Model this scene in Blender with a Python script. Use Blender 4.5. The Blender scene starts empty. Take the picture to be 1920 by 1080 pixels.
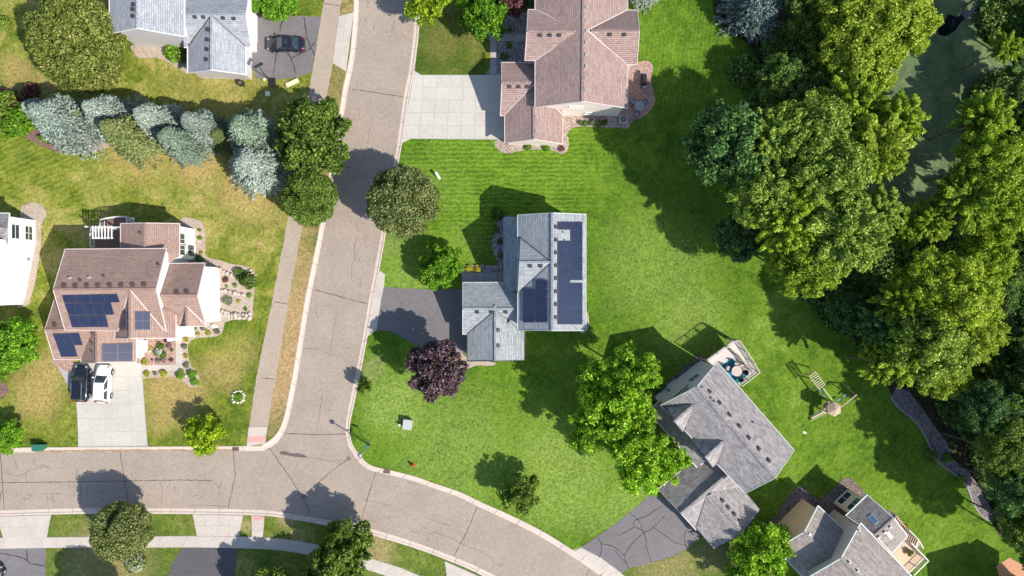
import bpy, math, random
import numpy as np
from mathutils import Vector, Matrix
random.seed(7)
SC = bpy.context.scene
COL = SC.collection

# ------------------------------------------------------------------ camera, light, exposure
HC, PPM = 85.0, 15.2            # camera height, photo pixels per metre on the ground
cam = bpy.data.cameras.new('camera'); camo = bpy.data.objects.new('camera', cam); COL.objects.link(camo)
camo.location = (0, 0, HC); cam.sensor_width = 36; cam.lens = 36*HC*PPM/1920
cam.clip_start = .5; cam.clip_end = 3000
SC.camera = camo
EL = math.radians(44.5)
SD = Vector((-.852*math.cos(EL), .523*math.cos(EL), -math.sin(EL))).normalized()   # way the sunlight travels
w = bpy.data.worlds.new('World'); SC.world = w; w.use_nodes = True
nt = w.node_tree; bg = nt.nodes['Background']; sky = nt.nodes.new('ShaderNodeTexSky')
sky.sky_type = 'NISHITA'; sky.sun_disc = False; sky.sun_elevation = EL; sky.sun_rotation = math.atan2(.852, -.523)
sky.air_density = 1.0; sky.dust_density = .6; sky.ozone_density = 1.0
nt.links.new(sky.outputs[0], bg.inputs[0]); bg.inputs[1].default_value = .135
sl = bpy.data.lights.new('sun', 'SUN'); slo = bpy.data.objects.new('sun', sl); COL.objects.link(slo)
sl.energy = 4.3; sl.angle = math.radians(.53); sl.color = (1, .945, .85)
slo.rotation_euler = SD.to_track_quat('-Z', 'Y').to_euler(); slo.location = (60, -40, 70)
SC.view_settings.view_transform = 'Standard'; SC.view_settings.look = 'None'
SC.view_settings.exposure = .6; SC.view_settings.gamma = 1; SC.view_settings.use_curve_mapping = False
SC.render.engine = 'CYCLES'
try:
    SC.cycles.use_denoising = True; SC.cycles.max_bounces = 6; SC.cycles.diffuse_bounces = 3; SC.cycles.transmission_bounces = 3
    SC.cycles.transparent_max_bounces = 4; SC.cycles.caustics_reflective = False; SC.cycles.caustics_refractive = False
except Exception: pass

# ------------------------------------------------------------------ helpers
def W(px, py, z=0.):
    k = (HC-z)/HC/PPM
    return Vector(((px-960)*k, (540-py)*k, z))
def ray(px, py, p0, n):
    """where the sight line of a measured point meets a plane"""
    d = W(px, py, 0)-Vector((0, 0, HC)); o = Vector((0, 0, HC))
    return o+d*((p0-o).dot(n)/d.dot(n))
def Z(f, ox, oy): return lambda pts: [(ox+x/f, oy+y/f) for x, y in pts]
def srgb(r, g, b):
    f = lambda c: (c/255/12.92 if c/255 <= .04045 else ((c/255+.055)/1.055)**2.4)
    return (f(r), f(g), f(b))
ORG = {}
def tag(o, label=None, cat=None, group=None, kind=None):
    if label: o['label'] = label
    if cat: o['category'] = cat
    if group: o['group'] = group
    if kind: o['kind'] = kind
    return o
def thing(name, loc, label, cat, group=None):
    o = bpy.data.objects.new(name, None); COL.objects.link(o); o.location = loc; o.empty_display_size = .3
    ORG[o] = Vector(loc); return tag(o, label, cat, group)
class MB:
    def __init__(s): s.v = []; s.f = []; s.uv = []; s.m = []
    def face(s, pts, uv=None, m=0):
        b = len(s.v); s.v += [tuple(p) for p in pts]; s.f.append(tuple(range(b, b+len(pts))))
        s.uv += list(uv) if uv else [(p[0]+p[2]*.37, p[1]+p[2]) for p in pts]; s.m.append(m); return s
    def mesh(s, vs, fs, m=0):
        for f in fs: s.face([vs[i] for i in f], m=m)
        return s
    def prism(s, pts, z0, z1, m=0):
        """flat polygon pts (x,y) between two heights"""
        if sum(pts[i-1][0]*pts[i][1]-pts[i][0]*pts[i-1][1] for i in range(len(pts))) < 0: pts = pts[::-1]
        n = len(pts); s.face([(p[0], p[1], z1) for p in pts], m=m)
        for i in range(n):
            a, b = pts[i-1], pts[i]; s.face([(a[0], a[1], z0), (b[0], b[1], z0), (b[0], b[1], z1), (a[0], a[1], z1)], m=m)
        return s
    def box(s, c, d, rz=0., m=0, ax=None):
        c = Vector(c); R = Matrix.Rotation(rz, 3, 'Z') if ax is None else ax
        q = [c+R@Vector((x*d[0]/2, y*d[1]/2, z*d[2]/2)) for z in (-1, 1) for y in (-1, 1) for x in (-1, 1)]
        return s.mesh(q, [(0, 2, 3, 1), (4, 5, 7, 6), (0, 1, 5, 4), (2, 6, 7, 3), (0, 4, 6, 2), (1, 3, 7, 5)], m)
    def bar(s, a, b, w_, h, m=0):
        a, b = Vector(a), Vector(b); d = b-a; L = d.length
        if L < 1e-5: return s
        x = d/L; up = Vector((0, 0, 1)) if abs(x.z) < .95 else Vector((1, 0, 0)); y = up.cross(x).normalized(); zz = x.cross(y)
        return s.box((a+b)/2, (L, w_, h), ax=Matrix((x, y, zz)).transposed(), m=m)
    def tube(s, pts, rad, n=8, m=0, cap=True):
        pts = [Vector(p) for p in pts]; rad = rad if hasattr(rad, '__len__') else [rad]*len(pts); rings = []
        for i, p in enumerate(pts):
            d = (pts[min(i+1, len(pts)-1)]-pts[max(i-1, 0)]).normalized()
            u = d.cross(Vector((0, 0, 1)) if abs(d.z) < .9 else Vector((1, 0, 0))).normalized(); v = d.cross(u)
            rings.append([p+(u*math.cos(2*math.pi*k/n)+v*math.sin(2*math.pi*k/n))*rad[i] for k in range(n)])
        for a, b in zip(rings, rings[1:]):
            for k in range(n): s.face([a[k], a[(k+1) % n], b[(k+1) % n], b[k]][::-1], m=m)
        if cap: s.face(rings[0], m=m); s.face(rings[-1][::-1], m=m)
        return s
    def cyl(s, c, r, h, n=16, m=0, r2=None):
        c = Vector(c); return s.tube([c, c+Vector((0, 0, h))], [r, r if r2 is None else r2], n, m)
    def data(s, name, org=(0, 0, 0), smooth=False, mats=()):
        me = bpy.data.meshes.new(name); o = Vector(org)
        vs = [(x-o.x, y-o.y, z-o.z) for x, y, z in s.v]; me.from_pydata(vs, [], s.f)
        uvl = me.uv_layers.new(name='UVMap'); uvl.data.foreach_set('uv', np.array(s.uv, dtype=np.float32).ravel())
        for q in mats: me.materials.append(q)
        me.polygons.foreach_set('material_index', s.m)
        if smooth:
            import bmesh
            bm = bmesh.new(); bm.from_mesh(me); bmesh.ops.remove_doubles(bm, verts=bm.verts, dist=.0005); bm.to_mesh(me); bm.free()
            me.polygons.foreach_set('use_smooth', [True]*len(me.polygons))
        me.update(); return me
    def obj(s, name, mats, parent=None, kind=None, smooth=False, org=None):
        if not isinstance(mats, (list, tuple)): mats = [mats]
        o0 = ORG.get(parent, Vector((0, 0, 0))) if parent is not None else Vector(org or (0, 0, 0))
        me = s.data(name, o0, smooth, mats); o = bpy.data.objects.new(name, me); COL.objects.link(o)
        if parent is not None: o.parent = parent; ORG[o] = o0
        elif org is not None: o.location = org; ORG[o] = Vector(org)
        else: ORG[o] = Vector((0, 0, 0))
        if kind: o['kind'] = kind
        return o
def place(me, name, loc, parent=None, rz=0., sc=(1, 1, 1), m=None):
    """an object that shares mesh data"""
    o = bpy.data.objects.new(name, me); COL.objects.link(o)
    loc = Vector(loc)
    if parent is not None: o.parent = parent; o.location = loc-ORG[parent]; ORG[o] = loc
    else: o.location = loc; ORG[o] = loc
    o.rotation_euler[2] = rz; o.scale = sc
    if m is not None and o.material_slots: o.material_slots[0].link = 'OBJECT'; o.material_slots[0].material = m
    return o
def smooth(pts, n=5, closed=False):
    P = [Vector((p[0], p[1], 0)) for p in pts]; out = []; N = len(P)
    for i in range(N if closed else N-1):
        g = (lambda k: P[k % N]) if closed else (lambda k: P[max(0, min(N-1, k))])
        a, b, c, d = g(i-1), g(i), g(i+1), g(i+2)
        for k in range(n):
            t = k/n
            q = .5*((2*b)+(c-a)*t+(2*a-5*b+4*c-d)*t*t+(3*b-a-3*c+d)*t**3); out.append((q.x, q.y))
    if not closed: out.append((P[-1].x, P[-1].y))
    return out
def resample(pts, step):
    P = [Vector((p[0], p[1])) for p in pts]; L = [0]
    for a, b in zip(P, P[1:]): L.append(L[-1]+(b-a).length)
    n = max(1, round(L[-1]/step)); out = []; j = 0
    for k in range(n+1):
        t = L[-1]*k/n
        while j < len(L)-2 and L[j+1] < t: j += 1
        f = (t-L[j])/max(1e-6, L[j+1]-L[j]); q = P[j].lerp(P[j+1], min(1, f)); out.append((q.x, q.y))
    return out
def gp(pts, z=0.): return [tuple(W(x, y, z)) for x, y in pts]
def sheet(name, pts, z, m, thick=.0, kind='structure', parent=None, rough=0):
    """a ground sheet from measured outline points"""
    q = [W(x, y, z) for x, y in pts]
    if rough:
        q2 = []
        for i in range(len(q)):
            a, b = q[i-1], q[i]; n = max(1, int((b-a).length/.35)) if (b-a).length < 80 else 1
            for k in range(n): 
                c = a.lerp(b, k/n); q2.append(c+Vector((random.gauss(0, rough), random.gauss(0, rough), 0)))
        q = q2
    mb = MB()
    if thick: mb.prism([(p.x, p.y) for p in q], z-thick, z)
    else:
        if sum(q[i-1].x*q[i].y-q[i].x*q[i-1].y for i in range(len(q))) < 0: q = q[::-1]
        mb.face(q)
    o = mb.obj(name, m, parent)
    if kind: o['kind'] = kind
    return o

# ------------------------------------------------------------------ materials
class N:
    """small node builder"""
    def __init__(s, name):
        s.m = bpy.data.materials.new(name); s.m.use_nodes = True; s.t = s.m.node_tree; s.b = s.t.nodes['Principled BSDF']; s.out = s.t.nodes['Material Output']
    def n(s, typ, ins=None, **kw):
        x = s.t.nodes.new(typ)
        for k, v in kw.items(): setattr(x, k, v)
        for k, v in (ins or {}).items(): s.set(x.inputs[k], v)
        return x
    def set(s, inp, v):
        if isinstance(v, bpy.types.NodeSocket): s.t.links.new(v, inp)
        elif isinstance(v, bpy.types.Node): s.t.links.new(v.outputs[0], inp)
        else:
            if isinstance(v, (tuple, list)) and len(v) == 3 and inp.type == 'RGBA': v = (*v, 1)
            inp.default_value = v
    def math(s, op, a, b=0., c=None, clamp=False):
        x = s.n('ShaderNodeMath', operation=op, use_clamp=clamp); s.set(x.inputs[0], a); s.set(x.inputs[1], b)
        if c is not None: s.set(x.inputs[2], c)
        return x.outputs[0]
    def mix(s, f, a, b, mode='MIX'):
        x = s.n('ShaderNodeMix', data_type='RGBA', blend_type=mode); s.set(x.inputs[0], f); s.set(x.inputs[6], a); s.set(x.inputs[7], b); return x.outputs[2]
    def noise(s, vec, scale, detail=4., rough=.6, dist=0.):
        x = s.n('ShaderNodeTexNoise'); 
        if vec is not None: s.set(x.inputs['Vector'], vec)
        x.inputs['Scale'].default_value = scale; x.inputs['Detail'].default_value = detail; x.inputs['Roughness'].default_value = rough; x.inputs['Distortion'].default_value = dist
        return x.outputs['Fac']
    def ramp(s, f, stops, interp='LINEAR'):
        x = s.n('ShaderNodeValToRGB'); s.set(x.inputs[0], f); x.color_ramp.interpolation = interp; e = x.color_ramp.elements
        while len(e) < len(stops): e.new(.5)
        for q, (p, c) in zip(e, stops): q.position = p; q.color = (*c, 1) if len(c) == 3 else c
        return x.outputs[0]
    def rng(s, v, a, b, c=0., d=1., smooth_=True):
        x = s.n('ShaderNodeMapRange', interpolation_type='SMOOTHSTEP' if smooth_ else 'LINEAR')
        for i, q in enumerate((v, a, b, c, d)): s.set(x.inputs[i], q)
        return x.outputs[0]
    def pos(s): return s.n('ShaderNodeNewGeometry').outputs['Position']
    def obj(s): return s.n('ShaderNodeTexCoord').outputs['Object']
    def uv(s): return s.n('ShaderNodeTexCoord').outputs['UV']
    def scaled(s, v, sc, rz=0.):
        x = s.n('ShaderNodeMapping'); s.set(x.inputs[0], v); x.inputs['Scale'].default_value = sc; x.inputs['Rotation'].default_value = (0, 0, rz); return x.outputs[0]
    def bump(s, h, strength=.5, dist=.02):
        x = s.n('ShaderNodeBump'); s.set(x.inputs['Height'], h); x.inputs['Strength'].default_value = strength; x.inputs['Distance'].default_value = dist
        s.t.links.new(x.outputs[0], s.b.inputs['Normal']); return x
    def fin(s, col, rough=.85, spec=.3, metal=0.):
        s.set(s.b.inputs['Base Color'], col); s.set(s.b.inputs['Roughness'], rough); s.b.inputs['Specular IOR Level'].default_value = spec; s.b.inputs['Metallic'].default_value = metal
        return s.m
def plain(name, col, rough=.6, var=.12, sc=3., spec=.4, metal=0., fine=40.):
    k = N(name); p = k.obj(); a = k.noise(p, sc, 4); b = k.noise(p, fine, 2)
    f = k.math('ADD', k.math('MULTIPLY', a, .7), k.math('MULTIPLY', b, .3))
    c = k.ramp(f, [(.3, tuple(x*(1-var) for x in col)), (.7, tuple(min(1, x*(1+var)) for x in col))])
    k.bump(b, .15, .01); return k.fin(c, rough, spec, metal)
def shingle(name, c1, c2, c3, mortar, blue=None):
    k = N(name); uv = k.uv()
    def brick(wd, rh, ca, cb, off):
        x = k.n('ShaderNodeTexBrick', {'Vector': uv, 'Color1': ca, 'Color2': cb, 'Mortar': mortar}); x.offset = off
        x.inputs['Scale'].default_value = 1; x.inputs['Mortar Size'].default_value = .016; x.inputs['Mortar Smooth'].default_value = .4
        x.inputs['Brick Width'].default_value = wd; x.inputs['Row Height'].default_value = rh; x.inputs['Bias'].default_value = 0; return x
    a = brick(.42, .23, c1, c2, .5); b = brick(.55, .23, c1, c3, .37)
    c = k.mix(.42, a.outputs[0], b.outputs[0])
    n1 = k.noise(uv, .35, 4); n2 = k.noise(uv, 5.5, 4, .85); n3 = k.noise(k.scaled(uv, (1.2, .1, 1)), 1, 3)
    c = k.mix(k.rng(n2, .35, .65), k.mix(1, c, (.82, .82, .83), 'MULTIPLY'), k.mix(1, c, (1.17, 1.165, 1.15), 'MULTIPLY'))
    c = k.mix(k.rng(n1, .35, .68), k.mix(1, c, (.92, .925, .935), 'MULTIPLY'), k.mix(1, c, (1.05, 1.045, 1.04), 'MULTIPLY'))
    vy = k.n('ShaderNodeSeparateXYZ', {0: uv}).outputs[1]; saw = k.math('FRACT', k.math('DIVIDE', vy, .23))
    c = k.mix(k.math('MULTIPLY', k.rng(saw, .0, .3, 1, 0), .26), c, k.mix(1, c, (.45, .45, .47), 'MULTIPLY'))
    h = k.math('ADD', k.math('MULTIPLY', saw, -1), k.math('MULTIPLY', n2, .4)); k.bump(h, .8, .035)
    return k.fin(c, .93, .2)
def siding(name, col, lap=.19):
    k = N(name); p = k.pos(); sx = k.n('ShaderNodeSeparateXYZ', {0: p}); z = sx.outputs[2]
    f = k.math('FRACT', k.math('DIVIDE', z, lap)); n = k.noise(p, 1.1, 4)
    c = k.mix(k.rng(n, .3, .7), tuple(x*.94 for x in col), tuple(min(.95, x*1.04) for x in col))
    c = k.mix(k.rng(f, .0, .1, 1, 0), c, tuple(x*.6 for x in col)); k.bump(f, .5, .02); return k.fin(c, .6, .3)
def lawn(name, deep, mid, pale, dry, blobs, stripes=None, drylev=(.5, .72), pl=(.5, .66)):
    """grass: three greens by patchy noise, dry straw where blobs (photo px, py, radius px, amount) and noise say"""
    k = N(name); p = k.pos()
    big = k.noise(p, .045, 5, .6, .6); med = k.noise(p, .33, 6, .7, .5); fine = k.noise(p, 3.2, 5, .8); vf = k.noise(k.scaled(p, (1, .6, 1), .4), 13, 4, .85); tuf = k.noise(p, 1.3, 4, .75, .7)
    f = k.math('ADD', k.math('MULTIPLY', big, .3), k.math('ADD', k.math('MULTIPLY', med, .4), k.math('MULTIPLY', tuf, .3)))
    c = k.mix(k.rng(f, .4, .57), deep, mid)
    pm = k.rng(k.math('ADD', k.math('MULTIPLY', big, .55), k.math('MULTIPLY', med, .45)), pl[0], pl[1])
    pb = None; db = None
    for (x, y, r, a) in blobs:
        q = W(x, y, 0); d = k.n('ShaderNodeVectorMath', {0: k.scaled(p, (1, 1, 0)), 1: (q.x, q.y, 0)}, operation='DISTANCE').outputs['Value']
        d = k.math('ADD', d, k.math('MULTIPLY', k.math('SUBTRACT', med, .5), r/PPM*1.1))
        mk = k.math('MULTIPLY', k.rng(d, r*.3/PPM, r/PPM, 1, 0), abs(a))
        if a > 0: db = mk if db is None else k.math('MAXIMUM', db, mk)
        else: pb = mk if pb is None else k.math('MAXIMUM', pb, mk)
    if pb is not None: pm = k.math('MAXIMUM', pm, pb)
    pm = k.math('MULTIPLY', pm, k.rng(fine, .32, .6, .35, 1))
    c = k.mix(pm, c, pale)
    dm = k.math('MULTIPLY', k.rng(k.math('ADD', k.math('MULTIPLY', med, .6), k.math('MULTIPLY', big, .4)), drylev[0], drylev[1]), .8)
    if db is not None: dm = k.math('MAXIMUM', dm, db)
    dm = k.math('MULTIPLY', dm, k.rng(k.math('ADD', k.math('MULTIPLY', fine, .5), k.math('MULTIPLY', tuf, .5)), (.34), .52, .62, 1))
    c = k.mix(dm, c, dry)
    if stripes:
        for (x, y, r, ang, per, am) in stripes:
            q = W(x, y, 0); d = k.n('ShaderNodeVectorMath', {0: k.scaled(p, (1, 1, 0)), 1: (q.x, q.y, 0)}, operation='DISTANCE').outputs['Value']
            wv = k.n('ShaderNodeTexWave', {'Vector': k.scaled(p, (1, 1, 1), ang)}); wv.inputs['Scale'].default_value = 1/per*.314; wv.inputs['Distortion'].default_value = 5; wv.inputs['Detail'].default_value = 4; wv.inputs['Detail Scale'].default_value = 1.6
            mk = k.math('MULTIPLY', k.math('MULTIPLY', k.rng(d, r*.4/PPM, r/PPM, 1, 0), am), k.rng(wv.outputs['Fac'], .35, .8))
            c = k.mix(mk, c, tuple(min(1, x*1.75) for x in mid))
    t = k.math('ADD', k.math('MULTIPLY', fine, .5), k.math('MULTIPLY', vf, .5))
    c = k.mix(k.rng(t, .36, .64), k.mix(1, c, (.58, .6, .55), 'MULTIPLY'), k.mix(1, c, (1.42, 1.38, 1.45), 'MULTIPLY'))
    k.bump(k.math('ADD', k.math('MULTIPLY', vf, .6), k.math('ADD', fine, k.math('MULTIPLY', tuf, .8))), .9, .16); return k.fin(c, .9, .12)
def gravel(name, cols, scale=9., bumpd=.05):
    k = N(name); p = k.pos(); v = k.n('ShaderNodeTexVoronoi', {'Vector': p}); v.inputs['Scale'].default_value = scale
    sp = k.n('ShaderNodeSeparateColor', {0: v.outputs['Color']}); n = k.noise(p, .8, 4)
    f = k.math('ADD', k.math('MULTIPLY', sp.outputs[0], .7), k.math('MULTIPLY', n, .3))
    c = k.ramp(f, [((i+.3)/len(cols), q) for i, q in enumerate(cols)])
    c = k.mix(k.rng(v.outputs['Distance'], .3, .75, 0, .6), c, tuple(x*.25 for x in cols[0])); k.bump(k.math('MULTIPLY', v.outputs['Distance'], -1), 1., bumpd); return k.fin(c, .9, .2)
def paving(name, col, var=.1, speck=.1, stain=.25, randslab=True, scale=.25):
    """concrete or asphalt: blotches, aggregate specks, stains; each slab its own tone"""
    k = N(name); p = k.pos(); a = k.noise(p, scale, 5, .6, .4); b = k.noise(p, 2.1, 5, .7); s = k.noise(p, 22, 3, .9)
    v = k.n('ShaderNodeTexVoronoi', {'Vector': p}); v.inputs['Scale'].default_value = 15; sp = k.n('ShaderNodeSeparateColor', {0: v.outputs['Color']}).outputs[1]
    f = k.math('ADD', k.math('MULTIPLY', a, .55), k.math('MULTIPLY', b, .45))
    c = k.mix(k.rng(f, .34, .66), tuple(x*(1-var) for x in col), tuple(x*(1+var) for x in col))
    c = k.mix(k.math('MULTIPLY', k.rng(b, .58, .8), stain), c, tuple(x*.45 for x in col))
    q = k.math('ADD', k.math('MULTIPLY', s, .5), k.math('MULTIPLY', sp, .5))
    c = k.mix(k.rng(q, .25, .75), k.mix(1, c, (1-speck*2,)*3, 'MULTIPLY'), k.mix(1, c, (1+speck*2,)*3, 'MULTIPLY'))
    if randslab:
        r = k.n('ShaderNodeObjectInfo').outputs['Random']; c = k.mix(r, k.mix(1, c, (.96, .96, .965), 'MULTIPLY'), k.mix(1, c, (1.03, 1.028, 1.02), 'MULTIPLY'))
    k.bump(q, .35, .01); return k.fin(c, .88, .25)
def leafmat(name, stops, trans=.35, rnd=.18, sat=None):
    k = N(name); at = k.n('ShaderNodeAttribute', attribute_name='rnd').outputs['Fac']; p = k.obj()
    n = k.noise(p, .55, 3); o = k.n('ShaderNodeObjectInfo').outputs['Random']
    f = k.math('ADD', k.math('MULTIPLY', at, .72), k.math('MULTIPLY', k.rng(n, .3, .7), .28)); c = k.ramp(f, stops)
    c = k.mix(o, k.mix(1, c, (1-rnd, 1-rnd*.8, 1-rnd), 'MULTIPLY'), k.mix(1, c, (1+rnd, 1+rnd*.9, 1+rnd*.6), 'MULTIPLY'))
    d = k.b; k.fin(c, .55, .25)
    tr = k.n('ShaderNodeBsdfTranslucent', {'Color': k.mix(1, c, (1.25, 1.35, .7), 'MULTIPLY')})
    mx = k.n('ShaderNodeMixShader', {0: trans, 1: d.outputs[0], 2: tr.outputs[0]}); k.t.links.new(mx.outputs[0], k.out.inputs[0]); return k.m

M = {}
M['lawn_w'] = lawn('dry_lawn_grass', (.075, .125, .012), (.21, .24, .03), (.38, .35, .11), (.43, .3, .12),
    [(260, 275, 95, .85), (370, 300, 70, .95), (470, 350, 90, .75), (180, 340, 40, .2), (90, 150, 45, .6), (30, 130, 50, .7), (400, 160, 120, .3), (330, 740, 90, .75), (420, 690, 60, .6), (300, 790, 40, .6),
     (70, 740, 70, .7), (85, 700, 50, .7), (450, 660, 50, .4), (500, 120, 80, .3), (520, 400, 60, .3)], [(110, 330, 300, 1.15, .62, .2), (430, 600, 150, .2, .6, .1)])
M['lawn_verge'] = lawn('parched_verge_grass', (.09, .13, .022), (.17, .19, .04), (.3, .27, .1), (.46, .3, .15), [(575, 620, 200, .8), (545, 700, 140, .85), (640, 160, 60, .35), (520, 790, 60, .4), (500, 990, 60, .3)], None, (.42, .62))
M['lawn_s'] = lawn('mottled_front_grass', (.08, .13, .02), (.17, .21, .035), (.27, .28, .09), (.38, .29, .14), [(540, 968, 30, .8), (700, 1030, 60, .7), (200, 1050, 110, .6), (560, 1005, 24, .7), (1250, 1055, 90, .5), (1330, 1040, 50, .4), (462, 985, 20, .7)])
M['lawn_ne'] = lawn('olive_grass', (.055, .1, .014), (.11, .15, .022), (.2, .21, .05), (.27, .2, .07), [(830, 80, 50, .3), (880, 40, 60, .3)])
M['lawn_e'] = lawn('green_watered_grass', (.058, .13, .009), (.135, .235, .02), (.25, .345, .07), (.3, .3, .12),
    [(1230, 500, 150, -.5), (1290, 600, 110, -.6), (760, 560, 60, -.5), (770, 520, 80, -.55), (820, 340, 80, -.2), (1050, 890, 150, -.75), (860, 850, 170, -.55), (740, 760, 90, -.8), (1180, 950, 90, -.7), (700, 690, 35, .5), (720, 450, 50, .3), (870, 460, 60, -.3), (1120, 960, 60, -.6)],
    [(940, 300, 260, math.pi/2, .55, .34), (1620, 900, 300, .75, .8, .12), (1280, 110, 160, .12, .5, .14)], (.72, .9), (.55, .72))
M['road'] = paving('weathered_asphalt', (.318, .258, .212), .09, .085, .22, False)
M['trail'] = paving('worn_path_asphalt', (.355, .285, .225), .07, .07, .2, False)
M['drive_dark'] = paving('sealed_asphalt', (.1, .094, .1), .14, .06, .25, False, .12)
M['drive_grey'] = paving('grey_asphalt', (.165, .15, .152), .13, .07, .2, False, .12)
M['conc'] = paving('pale_concrete', (.47, .415, .365), .08, .05, .28)
M['conc_w'] = paving('light_driveway_concrete', (.47, .44, .39), .07, .045, .28)
M['conc_d'] = paving('grey_walk_concrete', (.36, .34, .33), .06, .06, .2)
M['kerb'] = paving('kerb_concrete', (.55, .45, .385), .06, .06, .25)
M['dirt'] = paving('damp_gutter_dirt', (.33, .22, .14), .15, .1, .2, False)
M['pink'] = paving('pink_tactile_paving', (.55, .3, .26), .06, .06, .1)
M['tar'] = plain('crack_sealant', (.07, .055, .05), .6, .2)
M['crack'] = plain('dark_crack_line', (.12, .095, .085), .8, .25)  # even dark tone of the finer crack lines
M['crack_d'] = plain('driveway_sealant', (.032, .028, .03), .5, .2)
M['paver'] = gravel('pink_pavers', [(.4, .25, .2), (.46, .3, .24), (.52, .35, .29)], 8, .005)
M['pebble'] = gravel('tan_pea_gravel', [(.4, .31, .24), (.55, .44, .35), (.66, .55, .46)], 13)
M['river'] = gravel('pinkish_river_rock', [(.26, .19, .16), (.45, .34, .29), (.62, .52, .46)], 10)
M['grey_rock'] = gravel('grey_river_rock', [(.15, .14, .14), (.3, .29, .29), (.5, .48, .47)], 7)
M['mulch'] = gravel('red_brown_mulch', [(.13, .07, .06), (.24, .14, .12), (.33, .21, .18)], 9)
M['lilac_rock'] = gravel('lilac_grey_rock', [(.12, .1, .11), (.24, .2, .2), (.38, .32, .32)], 7)
M['brown_rock'] = gravel('dark_brown_rock', [(.12, .09, .075), (.22, .17, .15), (.32, .26, .23)], 7)
M['woodfloor'] = gravel('leaf_litter', [(.022, .025, .01), (.05, .05, .02), (.09, .075, .035)], 5, .1)
M['stone'] = plain('boulder_stone', (.46, .4, .34), .85, .35, 2.5)
M['sh_grey'] = shingle('blue_grey_shingle', (.24, .26, .272), (.34, .362, .375), (.44, .468, .48), (.12, .12, .13))
M['sh_greyA'] = shingle('light_grey_shingle', (.28, .29, .315), (.38, .395, .42), (.46, .475, .505), (.15, .15, .16))
M['sh_red'] = shingle('red_brown_shingle', (.29, .2, .175), (.37, .26, .23), (.45, .335, .305), (.13, .085, .075))
M['sh_tan'] = shingle('warm_brown_shingle', (.3, .2, .16), (.36, .245, .198), (.41, .295, .248), (.17, .1, .08))
M['sh_mix'] = shingle('grey_taupe_shingle', (.2, .185, .19), (.34, .31, .305), (.5, .455, .43), (.11, .1, .1))
M['sh_taupe'] = shingle('taupe_shingle', (.24, .205, .185), (.36, .31, .28), (.46, .41, .375), (.13, .11, .095))
M['side_lilac'] = siding('pale_grey_siding', (.62, .58, .6)); M['side_white'] = siding('white_siding', (.82, .8, .79)); M['side_beige'] = siding('beige_siding', (.84, .72, .66))
M['side_blue'] = siding('blue_grey_siding', (.56, .53, .58)); M['side_tan'] = siding('tan_stucco', (.74, .52, .34)); M['side_taupe'] = siding('taupe_siding', (.62, .52, .45)); M['side_slate'] = siding('slate_siding', (.36, .4, .43))
M['white'] = plain('white_paint', (.78, .77, .75), .45, .05); M['trim_pink'] = plain('pale_drip_edge', (.62, .52, .49), .5, .08); M['trim_grey'] = plain('grey_drip_edge', (.5, .5, .52), .5, .08)
M['dark'] = plain('dark_flashing', (.035, .035, .04), .5, .2); M['vent'] = plain('roof_vent_metal', (.045, .043, .048), .5, .25); M['vent_b'] = plain('brown_vent_metal', (.12, .065, .05), .5, .25); M['pipe'] = plain('pipe_grey', (.4, .42, .44), .4, .1)
M['wood'] = plain('weathered_cedar', (.42, .33, .24), .8, .2, 4); M['deck_pale'] = plain('pale_composite_board', (.58, .52, .48), .7, .08); M['deck_tan'] = plain('tan_deck_board', (.62, .45, .31), .7, .1); M['deck_brown'] = plain('red_brown_deck_board', (.17, .1, .085), .7, .15); M['orange'] = plain('orange_cedar', (.5, .24, .12), .7, .2)
M['black'] = plain('black_plastic', (.02, .02, .022), .4, .2); M['grey'] = plain('grey_steel', (.3, .3, .31), .4, .1, metal=.3); M['rust'] = plain('rusty_iron', (.2, .14, .12), .7, .25)
M['teal'] = plain('teal_rug', (.02, .2, .27), .9, .2, 6); M['teal_l'] = plain('light_teal', (.1, .38, .45), .9, .2, 6); M['cream'] = plain('cream_cloth', (.48, .41, .36), .85, .06); M['stoneW'] = plain('white_stone', (.6, .56, .5), .8, .1)
M['green_bin'] = plain('green_plastic', (.03, .16, .1), .45, .1); M['red'] = plain('red_enamel', (.55, .04, .03), .35, .1); M['sign'] = plain('green_sign', (.02, .28, .25), .4, .1); M['boxgrey'] = plain('utility_grey', (.42, .43, .4), .5, .06)
M['trunk'] = plain('bark', (.13, .1, .075), .95, .3, 6); M['ice'] = plain('pale_green_plastic', (.62, .68, .6), .4, .05); M['swing_blue'] = plain('blue_plastic', (.03, .15, .5), .4, .1); M['lime'] = plain('green_slide', (.3, .5, .15), .4, .1); M['straw'] = plain('straw_plank', (.66, .58, .38), .7, .1)
M['tyre'] = plain('tyre', (.02, .02, .02), .85, .1); M['rim'] = plain('alloy', (.55, .55, .57), .25, .05, metal=.7)
def glass(name, col, rough=.08):
    k = N(name); n = k.noise(k.obj(), .7, 2); c = k.mix(n, tuple(x*.6 for x in col), tuple(x*1.4 for x in col)); m = k.fin(c, rough, .7); k.b.inputs['Coat Weight'].default_value = .5; return m
M['glass'] = glass('window_glass', (.03, .05, .055)); M['carglass'] = glass('car_glass', (.02, .032, .036)); M['skyl'] = glass('skylight_glass', (.06, .16, .28)); M['skyl2'] = glass('frosted_skylight', (.5, .55, .55), .4); M['water'] = glass('open_black_water', (.006, .008, .012), .03)
def paint(name, col, rough=.22, metal=.2):
    m = plain(name, col, rough, .04, 2, .5, metal); m.node_tree.nodes['Principled BSDF'].inputs['Coat Weight'].default_value = .8; m.node_tree.nodes['Principled BSDF'].inputs['Coat Roughness'].default_value = .06; return m
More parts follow.
